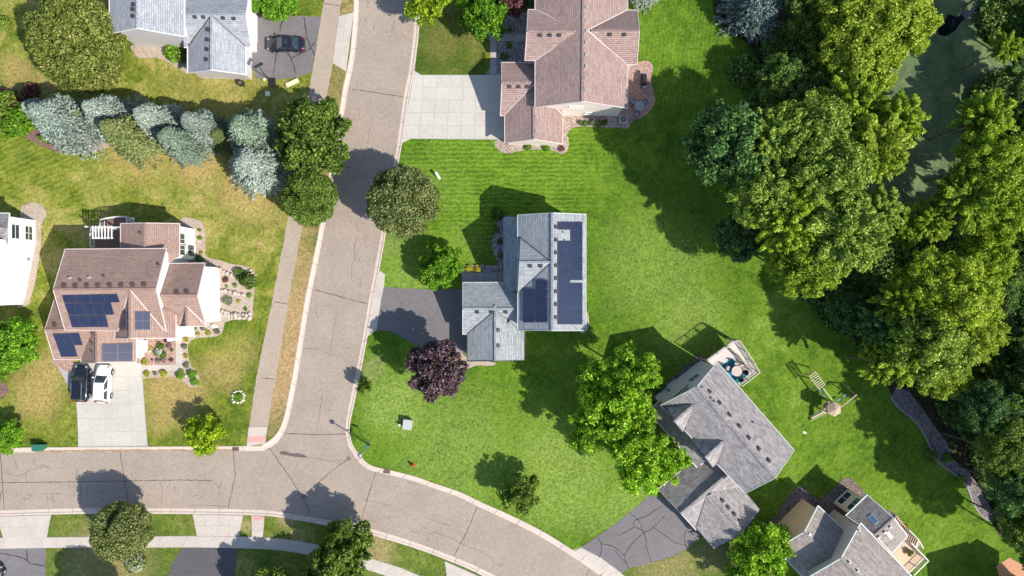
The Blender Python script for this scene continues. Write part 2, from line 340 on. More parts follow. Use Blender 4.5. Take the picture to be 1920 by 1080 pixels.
M['car_black'] = paint('black_car_paint', (.016, .015, .024)); M['car_navy'] = paint('navy_car_paint', (.012, .014, .026)); M['car_white'] = paint('white_car_paint', (.8, .8, .79), .25, 0); M['lamp_red'] = paint('tail_lens', (.45, .01, .01)); M['lamp_clear'] = paint('head_lens', (.3, .32, .33))
def solar(name, a, b):
    k = N(name); uv = k.uv(); r = k.n('ShaderNodeObjectInfo').outputs['Random']; br = k.n('ShaderNodeTexBrick', {'Vector': uv, 'Color1': a, 'Color2': a, 'Mortar': tuple(x*2.2+.02 for x in b)})
    br.offset = 0; br.inputs['Scale'].default_value = 1; br.inputs['Brick Width'].default_value = 1/10; br.inputs['Row Height'].default_value = 1/6; br.inputs['Mortar Size'].default_value = .006
    c = k.mix(k.math('MULTIPLY', r, .8), br.outputs[0], b); n = k.noise(k.pos(), .5, 2); c = k.mix(k.rng(n, .4, .6, 0, .4), c, tuple(x*1.6 for x in b)); m = k.fin(c, .3, .38); k.b.inputs['Coat Weight'].default_value = .15; return m
M['solar'] = solar('blue_solar_cells', (.009, .018, .05), (.02, .024, .052)); M['solarframe'] = plain('panel_frame', (.1, .11, .16), .35, .1, metal=.5)
# duckweed on the pond
k = N('duckweed_water'); p = k.pos(); a = k.noise(p, .35, 5, .65, 1.); b = k.noise(p, 5, 4, .8)
c = k.ramp(a, [(.3, (.06, .095, .035)), (.5, (.1, .145, .052)), (.7, (.17, .215, .075))]); c = k.mix(k.rng(b, .4, .7), k.mix(1, c, (.7, .75, .7), 'MULTIPLY'), k.mix(1, c, (1.3, 1.3, 1.2), 'MULTIPLY')); k.bump(b, .3, .02)
M['pond'] = k.fin(c, .5, .4)
G = lambda a_, b_, c_: [(.12, tuple(x*.6 for x in a_)), (.3, a_), (.52, b_), (.78, c_), (.95, tuple(min(.85, x*1.25) for x in c_))]
M['lf_olive'] = leafmat('olive_leaf', G((0.085, 0.125, 0.02), (0.175, 0.215, 0.042), (0.28, 0.29, 0.075)), .25)
M['lf_street'] = leafmat('dusty_olive_leaf', G((0.09, 0.125, 0.028), (0.2, 0.24, 0.07), (0.36, 0.37, 0.15)), .25)
M['lf_maple'] = leafmat('mid_green_leaf', G((0.06, 0.12, 0.016), (0.15, 0.24, 0.035), (0.28, 0.37, 0.065)), .28)
M['lf_bright'] = leafmat('bright_green_leaf', G((0.08, 0.2, 0.012), (0.17, 0.36, 0.02), (0.3, 0.5, 0.045)), .35)
M['lf_yellow'] = leafmat('yellow_green_leaf', G((0.17, 0.27, 0.012), (0.38, 0.52, 0.02), (0.58, 0.68, 0.05)), .4)
M['lf_locust'] = leafmat('honey_green_leaf', G((0.14, 0.28, 0.016), (0.3, 0.5, 0.03), (0.5, 0.7, 0.09)), .38)
M['lf_wood'] = leafmat('woodland_leaf', G((0.14, 0.23, 0.014), (0.32, 0.45, 0.03), (0.54, 0.64, 0.09)), .35)
M['lf_gold'] = leafmat('golden_willow_leaf', G((0.18, 0.26, 0.016), (0.38, 0.48, 0.035), (0.6, 0.66, 0.13)), .38)
M['lf_ash'] = leafmat('ash_leaf', G((0.12, 0.2, 0.022), (0.29, 0.41, 0.05), (0.56, 0.65, 0.17)), .33)
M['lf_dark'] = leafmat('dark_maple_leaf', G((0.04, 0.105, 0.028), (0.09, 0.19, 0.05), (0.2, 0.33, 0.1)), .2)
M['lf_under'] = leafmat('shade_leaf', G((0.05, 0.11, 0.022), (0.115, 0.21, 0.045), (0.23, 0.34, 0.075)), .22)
M['lf_purple'] = leafmat('purple_leaf', G((0.052, 0.024, 0.036), (0.14, 0.075, 0.1), (0.3, 0.2, 0.225)), .12)
M['lf_blue'] = leafmat('blue_spruce_needle', G((0.21, 0.28, 0.25), (0.42, 0.5, 0.46), (0.66, 0.73, 0.69)), .1)
M['lf_blueg'] = leafmat('blue_green_spruce_needle', G((0.17, 0.26, 0.18), (0.36, 0.47, 0.37), (0.58, 0.68, 0.56)), .1)
M['lf_sage'] = leafmat('sage_spruce_needle', G((0.13, 0.18, 0.05), (0.27, 0.33, 0.12), (0.44, 0.48, 0.22)), .12)
M['lf_slate'] = leafmat('slate_spruce_needle', G((0.08, 0.13, 0.13), (0.2, 0.29, 0.3), (0.46, 0.56, 0.57)), .1)
M['lf_barb'] = leafmat('barberry_leaf', G((.07, .02, .025), (.18, .07, .07), (.3, .15, .14)), .2)
M['lf_lime'] = leafmat('gold_spirea_leaf', G((.25, .25, .01), (.5, .47, .02), (.7, .62, .05)), .3)
M['lf_grey'] = leafmat('grey_sage_leaf', G((.1, .13, .07), (.2, .24, .14), (.33, .34, .25)), .2)
M['lf_pinkf'] = leafmat('pink_bloom', G((.2, .1, .12), (.4, .22, .26), (.55, .36, .4)), .2)
M['lf_white'] = leafmat('white_bloom', G((.55, .55, .4), (.7, .7, .55), (.8, .8, .7)), .2)
# ------------------------------------------------------------------ ground, road, lawns
ZL = .10
def struct_sheet(name, pts, z, m, rough=0, n=0): 
    return sheet(name, smooth(pts, n, True) if n else pts, z, m, rough=rough)
struct_sheet('ground', [(-15000, -15000), (15000, -15000), (15000, 15000), (-15000, 15000)], 0, M['lawn_w'])
NLi = [(673, -3000), (673, 0), (672, 32), (666, 100), (659, 140), (652, 170), (644, 222), (631, 300), (606, 442), (582, 560), (567, 652), (555, 722), (542, 785), (536, 804), (527, 821), (517, 832), (506, 839), (494, 843.5), (480, 845.5), (315, 846), (0, 848.5), (-3000, 857)]
NLo = [(664, -3000), (664, 0), (663, 28), (657, 97), (650, 136), (643, 168), (635, 220), (622, 298), (597, 440), (573, 558), (558, 650), (546, 720), (533, 782), (526, 800), (518, 814), (508, 824), (499, 830), (490, 834), (480, 836), (315, 837), (0, 839), (-3000, 847)]
NRi = [(778, -3000), (778, 0), (776, 57), (771, 102), (766, 138), (757, 182), (745, 270), (738, 308), (714, 442), (702, 508), (692, 562), (687, 592), (675, 660), (664, 715), (652, 772), (648, 800), (650, 823), (656, 841), (672, 865), (684, 876), (698, 883), (720, 888), (745, 894), (783, 904), (812, 915), (859, 931), (895, 949), (960, 979), (1020, 1010), (1080, 1048), (1126, 1080), (1200, 1135), (1400, 1300), (2600, 2400)]
NRo = [(788, -3000), (788, 0), (786, 57), (781, 103), (776, 140), (767, 184), (754, 271), (747, 310), (723, 444), (711, 510), (701, 564), (696, 594), (684, 662), (673, 717), (661, 774), (656, 800), (658, 821), (664, 838), (680, 859), (689, 868), (701, 874), (722, 879), (748, 885), (786, 895), (815, 906), (863, 922), (900, 940), (965, 969), (1025, 1000), (1086, 1039), (1132, 1071), (1206, 1127), (1407, 1292), (2607, 2392)]
SOi = [(-3000, 968), (0, 957), (148, 953), (315, 953), (480, 955.6), (550, 964), (620, 976), (677, 986.5), (747, 1006.5), (799, 1024), (851, 1044), (890, 1060), (926, 1078), (1000, 1120), (1150, 1225), (1350, 1400), (2400, 2400)]
SOo = [(-3000, 978), (0, 967), (148, 963), (315, 963), (480, 965.5), (548, 973), (617, 985.5), (673, 996), (743, 1016), (795, 1033), (847, 1053), (885, 1069), (921, 1088), (994, 1130), (1143, 1235), (1342, 1411), (2390, 2411)]
_sm = lambda l: [l[0]]+smooth(l[1:-1], 3)+[l[-1]]
NLi, NLo, NRi, NRo, SOi, SOo = map(_sm, (NLi, NLo, NRi, NRo, SOi, SOo))
FAR = 6000
struct_sheet('road', NLi+SOi+NRi[::-1], .02, M['road'])
struct_sheet('lawn', NLo+[(-FAR, 860), (-FAR, -FAR), (664, -FAR)], ZL, M['lawn_w'])
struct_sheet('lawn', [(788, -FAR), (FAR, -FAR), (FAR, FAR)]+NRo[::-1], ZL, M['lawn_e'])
struct_sheet('lawn', SOo+[(2400, FAR), (-FAR, FAR), (-FAR, 985)], ZL, M['lawn_s'])
struct_sheet('lawn', [(788, -500), (786, 57), (781, 103), (776, 134), (790, 141), (905, 142), (924, 100), (985, 60), (1010, -20), (1010, -500)], ZL+.005, M['lawn_ne'])
struct_sheet('lawn', [(1176, 1066), (1219, 1056), (1265, 1043), (1288, 1030), (1312, 1006), (1345, 1012), (1440, 1040), (1475, 1090), (1700, 1500), (1430, 1300), (1220, 1130), (1160, 1085)], ZL+.005, M['lawn_s'])
struct_sheet('verge', [(640, -600), (664, -600), (664, 24), (652, 33), (639, 32), (640, 0)], ZL+.005, M['lawn_verge'])
struct_sheet('verge', [(624, 119), (640, 121), (650, 133), (643, 168), (635, 220), (622, 298), (597, 440), (573, 558), (558, 650), (546, 720), (533, 782), (526, 798), (516, 813), (502, 826), (502, 800), (517, 710), (542, 560), (569, 410), (610, 197)], ZL+.005, M['lawn_verge'])

def seg_boxes(name, A, B, step, parent, z0, z1, m, gap=.25, prof=None):
    """pieces between two edge lines, one object each"""
    n = max(1, round(sum(math.dist(a, b) for a, b in zip(A, A[1:]))/step))
    LA = sum(math.dist(a, b) for a, b in zip(A, A[1:])); LB = sum(math.dist(a, b) for a, b in zip(B, B[1:]))
    RA = resample(A, LA/n); RB = resample(B, LB/n)
    out = []
    SUB = 5
    RA5 = resample(A, LA/(n*SUB)) if prof else None; RB5 = resample(B, LB/(n*SUB)) if prof else None
    for i in range(n):
        if prof:
            mb = MB(); rings = []
            for k in range(SUB+1):
                j = min(len(RA5)-1, len(RB5)-1, i*SUB+k); a_, b_ = Vector((*RA5[j], 0)), Vector((*RB5[j], 0))
                if k in (0, SUB):
                    jn = min(len(RA5)-1, i*SUB+(1 if k == 0 else SUB-1)); a_ = a_.lerp(Vector((*RA5[jn], 0)), gap/9); b_ = b_.lerp(Vector((*RB5[min(jn, len(RB5)-1)], 0)), gap/9)
                p0, p1 = W(a_.x, a_.y, 0), W(b_.x, b_.y, 0); rings.append([p0.lerp(p1, t)+Vector((0, 0, z)) for t, z in prof])
            for r0, r1 in zip(rings, rings[1:]):
                for j in range(len(prof)-1):
                    f = [r0[j], r1[j], r1[j+1], r0[j+1]]
                    if (f[1]-f[0]).cross(f[2]-f[0]).z < 0: f = f[::-1]
                    mb.face(f)
            mb.face(rings[0]); mb.face(rings[-1][::-1]); out.append(mb.obj(name, m, parent)); continue
        a0, a1, b0, b1 = [Vector((*q, 0)) for q in (RA[i], RA[i+1], RB[i], RB[i+1])]
        g = gap/max(1e-3, (a1-a0).length)
        q = [a0.lerp(a1, g), a0.lerp(a1, 1-g), b0.lerp(b1, 1-g), b0.lerp(b1, g)]
        w4 = [W(p.x, p.y, 0) for p in q]; mb = MB()
        if prof:
            L0 = [w4[0].lerp(w4[3], t)+Vector((0, 0, z)) for t, z in prof]; L1 = [w4[1].lerp(w4[2], t)+Vector((0, 0, z)) for t, z in prof]
            for j in range(len(prof)-1):
                f = [L0[j], L1[j], L1[j+1], L0[j+1]]
                nn = (f[1]-f[0]).cross(f[2]-f[0])
                if nn.z < 0 or (abs(nn.z) < 1e-6): f = f[::-1]
                mb.face(f)
            mb.face(L0); mb.face(L1[::-1])
        else: mb.prism([(p.x, p.y) for p in w4], z0, z1+random.uniform(-.004, .004))
        out.append(mb.obj(name, m, parent))
    return out
PROF = [(0, .0), (0, .03), (.55, .045), (.66, .115), (.72, .125), (1.0, .125), (1.0, .0)]
def kerb(i, o, a, b):
    root = MB(); n = len(i)
    def far(lo, hi):
        for j in range(lo, hi):
            w4 = [W(*p) for p in (i[j], i[j+1], o[j+1], o[j])]; root.face([p+Vector((0, 0, .11)) for p in w4])
    far(0, a); far(b, n-1); r = root.obj('kerb', M['kerb'], None, 'structure')
    seg_boxes('kerb_stone', i[a:b+1], o[a:b+1], 46, r, 0, 0, M['kerb'], .35, PROF); return r
kerb(NLi, NLo, 1, len(NLi)-2); kerb(NRi, NRo, 1, len(NRi)-8); kerb(SOi, SOo, 1, len(SOi)-6)
# soil that filled the gutter
struct_sheet('gutter_dirt', [(64, 848.3), (200, 847), (437, 845.6), (437, 842.2), (300, 842.6), (150, 843.6), (64, 844.6)], .052, M['dirt'], .04)

# worn trail, driveways
TR_L = [(607, -600), (607, 0), (590, 107), (577, 185), (540, 410), (511, 560), (480, 710), (467, 800)]
TR_R = [(640, -600), (640, 0), (630, 87), (624, 120), (610, 197), (569, 410), (542, 560), (517, 710), (502, 800)]
trail = struct_sheet('path', TR_L+TR_R[::-1], ZL+.014, M['trail'], .025)
struct_sheet('driveway', [(478, 20), (487, 23), (520, 28), (602, 31.5), (592, 90), (584, 135), (565, 142), (550, 146), (527, 148), (480, 146), (470, 120)], ZL+.018, M['drive_grey'], .02)
dC = struct_sheet('driveway', [(720, 538), (760, 541), (819, 543), (875, 541), (880, 665), (847, 656), (800, 652), (785, 649), (767, 640), (742, 625), (730, 620.5), (706, 619), (715, 560)], ZL+.018, M['drive_grey'], .015)
dE = struct_sheet('driveway', [(1090, 1026), (1126, 1002), (1170, 970), (1221, 926), (1250, 935), (1310, 990), (1314, 1006), (1288, 1029), (1265, 1042), (1219, 1056), (1177, 1066), (1166, 1075), (1126, 1045)], ZL+.018, M['drive_grey'], .015)
struct_sheet('driveway', [(-200, 1029), (86, 1027.5), (84, 1500), (-200, 1500)], ZL+.018, M['drive_grey'], .015)
dS = struct_sheet('driveway', [(344, 1027), (446, 1027.5), (440, 1080), (430, 1500), (260, 1500), (300, 1120), (315, 1080), (326, 1050)], ZL+.018, M['drive_dark'], .015)

# concrete flags: every slab a piece of its own
def slabroot(name, pts, z, m): 
    return struct_sheet(name, pts, z, m)
SW_N = [(-40, 1008.5), (0, 1008), (88, 1007), (370, 1004.5), (448, 1006), (493, 1007.5), (530, 1010), (566, 1015.5), (630, 1028), (693, 1046), (752, 1064.5), (789, 1080), (850, 1112)]
SW_S = [(-40, 1028.5), (0, 1028), (88, 1026.5), (370, 1025.5), (448, 1027), (480, 1028), (528, 1031), (560, 1036), (620, 1048), (680, 1064), (736, 1083), (770, 1098), (826, 1128)]
sw = slabroot('pavement', SW_N+SW_S[::-1], ZL+.012, M['conc_d'])
seg_boxes('slab', SW_N, SW_S, 24.5, sw, .02, .145, M['conc'], .16)
def grid(name, q, nu, nv, parent, m, z1=.145, gap=.12):
    P = [Vector((x, y, 0)) for x, y in q]
    f = lambda u, v: (P[0].lerp(P[1], u)).lerp(P[3].lerp(P[2], u), v)
    gu = gap/(P[1]-P[0]).length; gv = gap/(P[3]-P[0]).length
    for i in range(nu):
        for j in range(nv):
            c = [f(i/nu+gu, j/nv+gv), f((i+1)/nu-gu, j/nv+gv), f((i+1)/nu-gu, (j+1)/nv-gv), f(i/nu+gu, (j+1)/nv-gv)]
            MB().prism([tuple(W(p.x, p.y)[:2]) for p in c], .02, z1+random.uniform(-.004, .004)).obj(name, m, parent)
for nm, q, nu, nv in (('driveway_apron', [(-4, 968), (96, 965), (88, 1007), (7, 1008)], 4, 2), ('driveway_apron', [(362, 964), (456, 966), (448, 1005.5), (370, 1004)], 4, 2),
                      ('kerb_ramp', [(472, 966), (496, 968), (493, 1007), (473, 1006.5)], 1, 3), ('driveway_apron', [(834, 1052), (925, 1092), (900, 1160), (838, 1082)], 3, 3),
                      ('driveway_apron', [(636, 31), (663, 24), (649, 134), (624, 119)], 2, 4), ('kerb_ramp', [(467, 800), (502, 800), (497, 831), (463, 837)], 1, 1)):
    r = slabroot(nm, q, ZL+.012, M['conc_d']); grid('slab', q, nu, nv, r, M['conc'])
struct_sheet('tactile_paving', [(473, 968.5), (495.5, 969.5), (494.5, 976), (473, 975)], .153, M['pink'])
struct_sheet('tactile_paving', [(465.5, 818), (499.5, 817), (498, 829), (464.5, 829)], .153, M['pink'])
ap = slabroot('driveway_apron', [(711, 507), (722, 514), (720, 538), (715, 560), (706, 619), (689, 631), (697, 592), (701, 564)], ZL+.012, M['conc_d'])
seg_boxes('slab', [(711, 508), (701, 564), (696, 594), (690, 629)], [(722, 514), (720, 538), (715, 560), (706, 619)], 25, ap, .02, .145, M['conc'], .16)
ap = slabroot('driveway_apron', [(1074, 1032), (1089, 1026), (1126, 1045), (1166, 1075), (1157, 1090), (1132, 1071)], ZL+.012, M['conc_d'])
seg_boxes('slab', [(1076, 1033), (1086, 1039), (1132, 1071), (1156, 1089)], [(1089, 1027), (1126, 1045.5), (1166, 1075.5), (1174, 1082)], 20, ap, .02, .145, M['conc'], .16)
# north-east concrete driveway
ne = slabroot('driveway', [(776, 133), (790, 140.5), (945, 141), (945, 262), (771, 260), (754, 268)], ZL+.014, M['conc_d'])
tops = [776, 795, 820, 845, 870, 893, 917, 944]; bots = [753, 786, 811.5, 837.5, 863.5, 889, 914.5, 944]; rows = [141, 164, 187.5, 211.5, 236, 260.5]
for i in range(7):
    for j in range(5):
        fx = lambda k, y: tops[k]+(bots[k]-tops[k])*(y-141)/121
        y0, y1 = rows[j], rows[j+1]; g = .15
        q = [(fx(i, y0)+g, y0+g), (fx(i+1, y0)-g, y0+g), (fx(i+1, y1)-g, y1-g), (fx(i, y1)+g, y1-g)]
        MB().prism([tuple(W(*p)[:2]) for p in q], .02, .145+random.uniform(-.004, .004)).obj('slab', M['conc_w'], ne)
MB().prism([tuple(W(*p)[:2]) for p in [(777.5, 133.5), (789, 140.6), (776.5, 140.6)]], .02, .145).obj('slab', M['conc_w'], ne)
MB().prism([tuple(W(*p)[:2]) for p in [(753, 261), (770, 261), (755, 267)]], .02, .145).obj('slab', M['conc_w'], ne)
wd = slabroot('driveway', [(104, 681), (265, 680), (277, 836), (280, 837), (146, 838), (148, 760)], ZL+.014, M['conc_d'])
grid('slab', [(141, 681), (265, 680), (276, 834), (149, 836)], 5, 6, wd, M['conc_w'])

# garden beds and walks
BZ = [0.]
def bed(name, pts, m, z=.118, n=4):
    BZ[0] += .0011; z += BZ[0]; return struct_sheet(name, pts, z, m, 0, n)
def walk(q, nu, nv, m='conc', name='walk', z1=.15):
    r = slabroot(name, q, ZL+.022, M['conc_d']); grid('slab', q, nu, nv, r, M[m], z1, .2); return r
bed('gravel_bed', [(932, 262), (934, 280), (950, 288), (975, 283), (1003, 280), (1037, 282), (1053, 289), (1065, 280), (1066, 262), (1064, 250), (1076, 239), (1110, 238), (1159, 240), (1180, 238), (1180, 195), (1040, 195), (1000, 250)], M['river'])
bed('patio', [(1170, 120), (1194, 117), (1214, 114), (1225, 126), (1221, 145), (1222, 160), (1228, 181), (1226, 196), (1213, 214), (1195, 224), (1172, 226), (1160, 200)], M['paver'], .122)
bed('gravel_bed', [(905, 50), (925, 85), (926, 110), (912, 141), (1000, 141), (1000, 20), (940, 30)], M['grey_rock'], .118, 0)
walk([(917, 65), (990, 65), (990, 77), (917, 77)], 4, 1, 'conc_d'); walk([(919, 78), (931, 78), (931, 140), (919, 140)], 1, 4, 'conc_d')
bed('gravel_bed', [(935, 412), (930, 430), (923, 455), (925, 475), (933, 496), (900, 497), (868, 498), (868, 511), (960, 511), (960, 412)], M['grey_rock'])
walk([(866, 511), (945, 511), (945, 528), (866, 528)], 6, 1, 'conc_d')
bed('gravel_bed', [(850, 655), (862, 658), (880, 672), (925, 679), (928, 684), (915, 686), (896, 685), (880, 690), (868, 689), (858, 675)], M['pebble'])
bed('gravel_bed', [(1085, 580), (1098, 583), (1104, 592), (1104, 612), (1098, 622), (1088, 623)], M['pebble'])
bed('garden_bed', [(264, 712), (273, 709), (300, 708), (329, 707), (344, 716), (358, 727), (371, 722), (373, 703), (359, 686), (353, 667), (353, 646), (363, 636), (380, 633), (403, 631), (415, 625), (420, 611), (421, 590), (400, 585), (330, 590), (264, 640)], M['pebble'])
struct_sheet('patio', [(268, 634), (330, 634), (330, 683), (268, 684)], .126, M['paver'])
walk([(330.5, 626), (342.5, 626), (342.5, 683), (330.5, 683)], 1, 3); walk([(265, 684), (344, 683.5), (344, 695), (265, 696)], 4, 1)
bed('patio', [(98, 672), (140, 672), (142, 700), (128, 697), (112, 690), (101, 682)], M['paver'])
bed('garden_bed', [(408, 500), (440, 496), (470, 503), (481, 520), (477, 545), (474, 575), (472, 596), (440, 599), (408, 597)], M['pebble'])
bed('garden_bed', [(338, 413), (366, 411), (379, 418), (384.5, 436), (385, 470), (389, 482), (424, 492), (424, 504), (370, 500), (345, 480)], M['pebble'])
bed('gravel_bed', [(38, 396), (48, 385), (62, 380), (78, 385), (88, 402), (78, 422), (76.5, 462), (67, 524), (57, 560), (53, 572), (30, 572), (40, 500)], M['pebble'])
bed('gravel_bed', [(250, 84), (253, 100), (262, 109), (302, 110), (350, 137), (354, 120), (338, 88)], M['pebble'])
bed('mulch_bed', [(36, 240), (44, 234), (68, 235), (110, 262), (133, 272), (134, 285), (112, 286), (75, 272), (50, 258)], M['mulch'])
bed('mulch_bed', [(2, 195), (14, 190), (40, 205), (50, 180), (20, 165), (-10, 170)], M['mulch'])
bed('gravel_bed', [(132, 272), (133, 288), (158, 289), (190, 280), (214, 270), (205, 255), (160, 250)], M['pebble'])
bed('mulch_bed', [(-20, 716), (4, 717), (15, 727), (14, 738), (2, 747), (-20, 749)], M['mulch'])
z9 = Z(3.692, 1400, 860)
bed('gravel_bed', z9([(115, 470), (200, 395), (300, 240), (345, 198), (395, 195), (440, 240), (480, 270), (530, 265), (600, 212), (650, 155), (695, 132), (740, 150), (830, 245), (930, 345), (1000, 362), (1110, 465), (1195, 600), (1100, 700), (600, 780), (200, 560)]), M['brown_rock'], .118, 3)
bed('gravel_bed', [(1212, 760), (1225, 740), (1310, 664), (1325, 672), (1240, 780), (1300, 860), (1290, 875)], M['brown_rock'], .118, 0)
bed('woodland_floor', [(1370, -400), (1340, -60), (1345, 40), (1400, 80), (1425, 130), (1420, 180), (1440, 280), (1470, 400), (1530, 500), (1600, 560), (1640, 650), (1672, 742), (1700, 745), (1760, 830), (1800, 890), (1850, 960), (1880, 1010), (1925, 1020), (2400, 1100), (3200, 1000), (3200, -800), (1500, -800)], M['woodfloor'], .108)
bed('pond', [(1610, 400), (1630, 200), (1660, 90), (1740, 10), (1790, -120), (2120, -160), (2100, 120), (1990, 240), (1870, 330), (1780, 400), (1700, 440)], M['pond'], .114)
zp = Z(3.6, 1500, 0)
bed('open_water', zp([(935, 190), (938, 232), (985, 243), (1045, 208), (1085, 152), (1140, 118), (1152, 92), (1205, 66), (1212, 52), (1170, 50), (1135, 78), (1092, 76), (1070, 112), (1000, 98), (985, 130), (960, 142)]), M['water'], .12, 3)
zr = Z(2.843, 1640, 620)
rl = zr([(90, 350), (115, 400), (200, 470), (260, 545), (310, 650), (350, 710), (430, 770), (490, 830), (530, 930), (575, 990), (620, 1018)])
bed('gravel_path', smooth(rl, 4)+zr([(660, 1000), (610, 930), (560, 840), (510, 760), (410, 680), (390, 600), (335, 530), (265, 430), (210, 360), (180, 320), (120, 300)]), M['lilac_rock'], .121, 0)
e = MB(); q = resample(smooth(rl, 4), 6)
for a, b in zip(q, q[1:]): e.bar(W(*a, .13), W(*b, .13), .14, .1)
e.obj('edging', M['conc_d'], None, 'structure')

# cracks: sealed lines laid on the surface
def crack(pts, parent, w_=.07, m='tar', z=.024, jit=.5):
    q = resample(pts, 5); q = [(x+random.uniform(-jit, jit), y+random.uniform(-jit, jit)) for x, y in q]; mb = MB(); P = [W(x, y, z) for x, y in q]
    nrm = []
    for i in range(len(P)):
        d = (P[min(i+1, len(P)-1)]-P[max(0, i-1)]).normalized(); nrm.append(Vector((-d.y, d.x, 0)))
    ww = [w_*random.uniform(.55, 1.2)/2 for _ in P]
    for i in range(len(P)-1): mb.face([P[i]-nrm[i]*ww[i], P[i+1]-nrm[i+1]*ww[i+1], P[i+1]+nrm[i+1]*ww[i+1], P[i]+nrm[i]*ww[i]])
    return mb.obj('crack', M[m], parent)
road = [o for o in COL.objects if o.name == 'road'][0]
for c in ([(661, 167), (700, 173), (757, 182)], [(0, 905), (110, 904), (230, 902), (340, 900), (398, 901)], [(1, 849), (4, 905), (8, 957)], [(225, 847), (234, 903), (240, 938)], [(437, 846), (441, 893), (428, 952)], [(504, 839), (536, 884), (563, 925)],
          [(573, 927), (610, 893), (651, 861)], [(571, 939), (582, 966)], [(704, 886), (689, 935), (675, 985)], [(895, 950), (874, 1000), (851, 1043)], [(534, 813), (600, 815), (648, 814)], [(588, 543), (620, 551), (652, 560), (692, 570)], [(1105, 1068), (1085, 1110)], [(-2, 954), (2, 920)]):
    crack(c, road, .085)
for c in ([(697, 218), (693, 245), (689, 270)], [(727, 22), (770, 21)], [(739, 22), (740, 40), (733, 60)], [(689, 0), (690, 18)], [(685, 34), (686, 41)], [(702, 44), (701, 56)], [(730, 70), (733, 77)], [(668, 418), (671, 430), (676, 434)], [(669, 441), (664, 470), (666, 485), (660, 495), (659, 525)],
          [(687, 440), (685, 462)], [(703, 478), (698, 497)], [(693, 487), (706, 487)], [(679, 516), (674, 538)], [(594, 573), (593, 585), (597, 599)], [(630, 592), (624, 630), (619, 663)], [(567, 653), (590, 653), (615, 663), (640, 668)], [(641, 650), (657, 653)], [(570, 690), (574, 695)],
          [(605, 735), (600, 775), (594, 810)], [(573, 857), (600, 860), (617, 865), (640, 863)], [(669, 932), (700, 940), (727, 948)], [(718, 970), (726, 968), (731, 972)], [(802, 972), (845, 986)], [(770, 989), (776, 999), (785, 997), (793, 988), (801, 993)],
          [(799, 1024), (803, 1003), (815, 998), (850, 1010), (870, 1022), (900, 1033), (918, 1043), (926, 1055), (936, 1060), (943, 1058), (937, 1064)], [(633, 951), (640, 955), (650, 954), (673, 961)], [(685, 974), (705, 979)], [(760, 903), (790, 911)], [(415, 902), (412, 918), (410, 930)], [(400, 901), (412, 915)],
          [(25, 857), (29, 870), (32, 877)], [(62, 860), (66, 872), (65, 878), (80, 876), (92, 874)], [(4, 888), (15, 884), (20, 892), (45, 890), (55, 883), (70, 880)], [(146, 880), (142, 892), (143, 903)], [(47, 884), (48, 893), (50, 905)], [(78, 925), (90, 926), (100, 925), (117, 926)], [(86, 927), (89, 934), (89, 942)],
          [(99, 927), (100, 943)], [(300, 903), (304, 918), (304, 943)], [(326, 911), (329, 924)], [(334, 912), (334, 926)], [(360, 932), (368, 928), (380, 932)], [(128, 918), (130, 908), (137, 914), (145, 910)], [(152, 910), (153, 922), (150, 938)], [(163, 910), (164, 930)], [(179, 925), (192, 920), (192, 940)],
          [(70, 875), (85, 871), (94, 882)], [(40, 935), (58, 936), (56, 925)], [(349, 950), (370, 947), (400, 948), (425, 950)], [(566, 945), (590, 951), (600, 949)], [(491, 912), (492, 928)], [(548, 952), (552, 932), (560, 924)], [(676, 480), (672, 490)], [(655, 335), (700, 333), (640, 308)]):
    crack(c, road, .05, 'crack', jit=.9)
crack([(561, 931), (562, 923), (570, 920), (578, 925), (578, 933), (573, 940), (565, 939)], road, .06)
for f, pr, mt, ls in ((Z(4, 480, 0), None, 'crack_d', [[(220, 110), (185, 190), (180, 235)], [(360, 125), (380, 280), (440, 420)], [(265, 435), (400, 370), (440, 320)], [(155, 400), (140, 480), (130, 570)], [(235, 395), (265, 440), (300, 550)]]),
                      (Z(4, 480, 560), dC, 'crack', [[(1100, 0), (1080, 60), (1030, 90), (940, 65)], [(1080, 70), (1170, 135), (1330, 170)], [(1365, 60), (1350, 120), (1310, 180), (1345, 260)]]),
                      (Z(4.319, 1080, 830), dE, 'crack_d', [[(438, 570), (500, 620), (520, 660), (540, 715), (555, 725), (450, 820), (390, 910), (405, 970), (425, 1018)], [(500, 620), (590, 590), (620, 560), (690, 515)], [(555, 725), (630, 685), (722, 592)], [(630, 690), (720, 750), (800, 810), (885, 830)],
                       [(900, 852), (885, 830), (875, 750), (900, 700)], [(555, 725), (575, 860), (610, 968)], [(205, 820), (300, 835), (390, 910)], [(175, 765), (205, 820), (208, 870), (190, 930)], [(345, 755), (480, 680), (555, 720)], [(318, 875), (360, 930), (405, 975)], [(500, 620), (470, 630), (465, 670), (485, 682)]]),
                      (Z(2.7, 0, 680), None, 'crack_d', [[(0, 965), (60, 975), (120, 990), (160, 1018), (225, 1028)], [(135, 950), (137, 1000)]])):
    for l in ls: crack(f(l), pr or COL.objects.get('driveway'), .11 if mt == 'crack_d' else .06, mt, ZL+.023)
for c in ([(515, 566), (527, 568), (539, 570)], [(490, 708), (503, 710), (516, 711)], [(608, 7), (637, 10)]): crack(c, trail, .09, 'tar', ZL+.019, .3)
s = struct_sheet('dark_patch', smooth([(525, 847), (534, 846), (548, 850), (560, 850), (573, 854), (573, 858), (556, 857), (540, 854), (527, 852)], 4, True), .025, M['crack'])  # dark elongated patch on the road surface at the junction
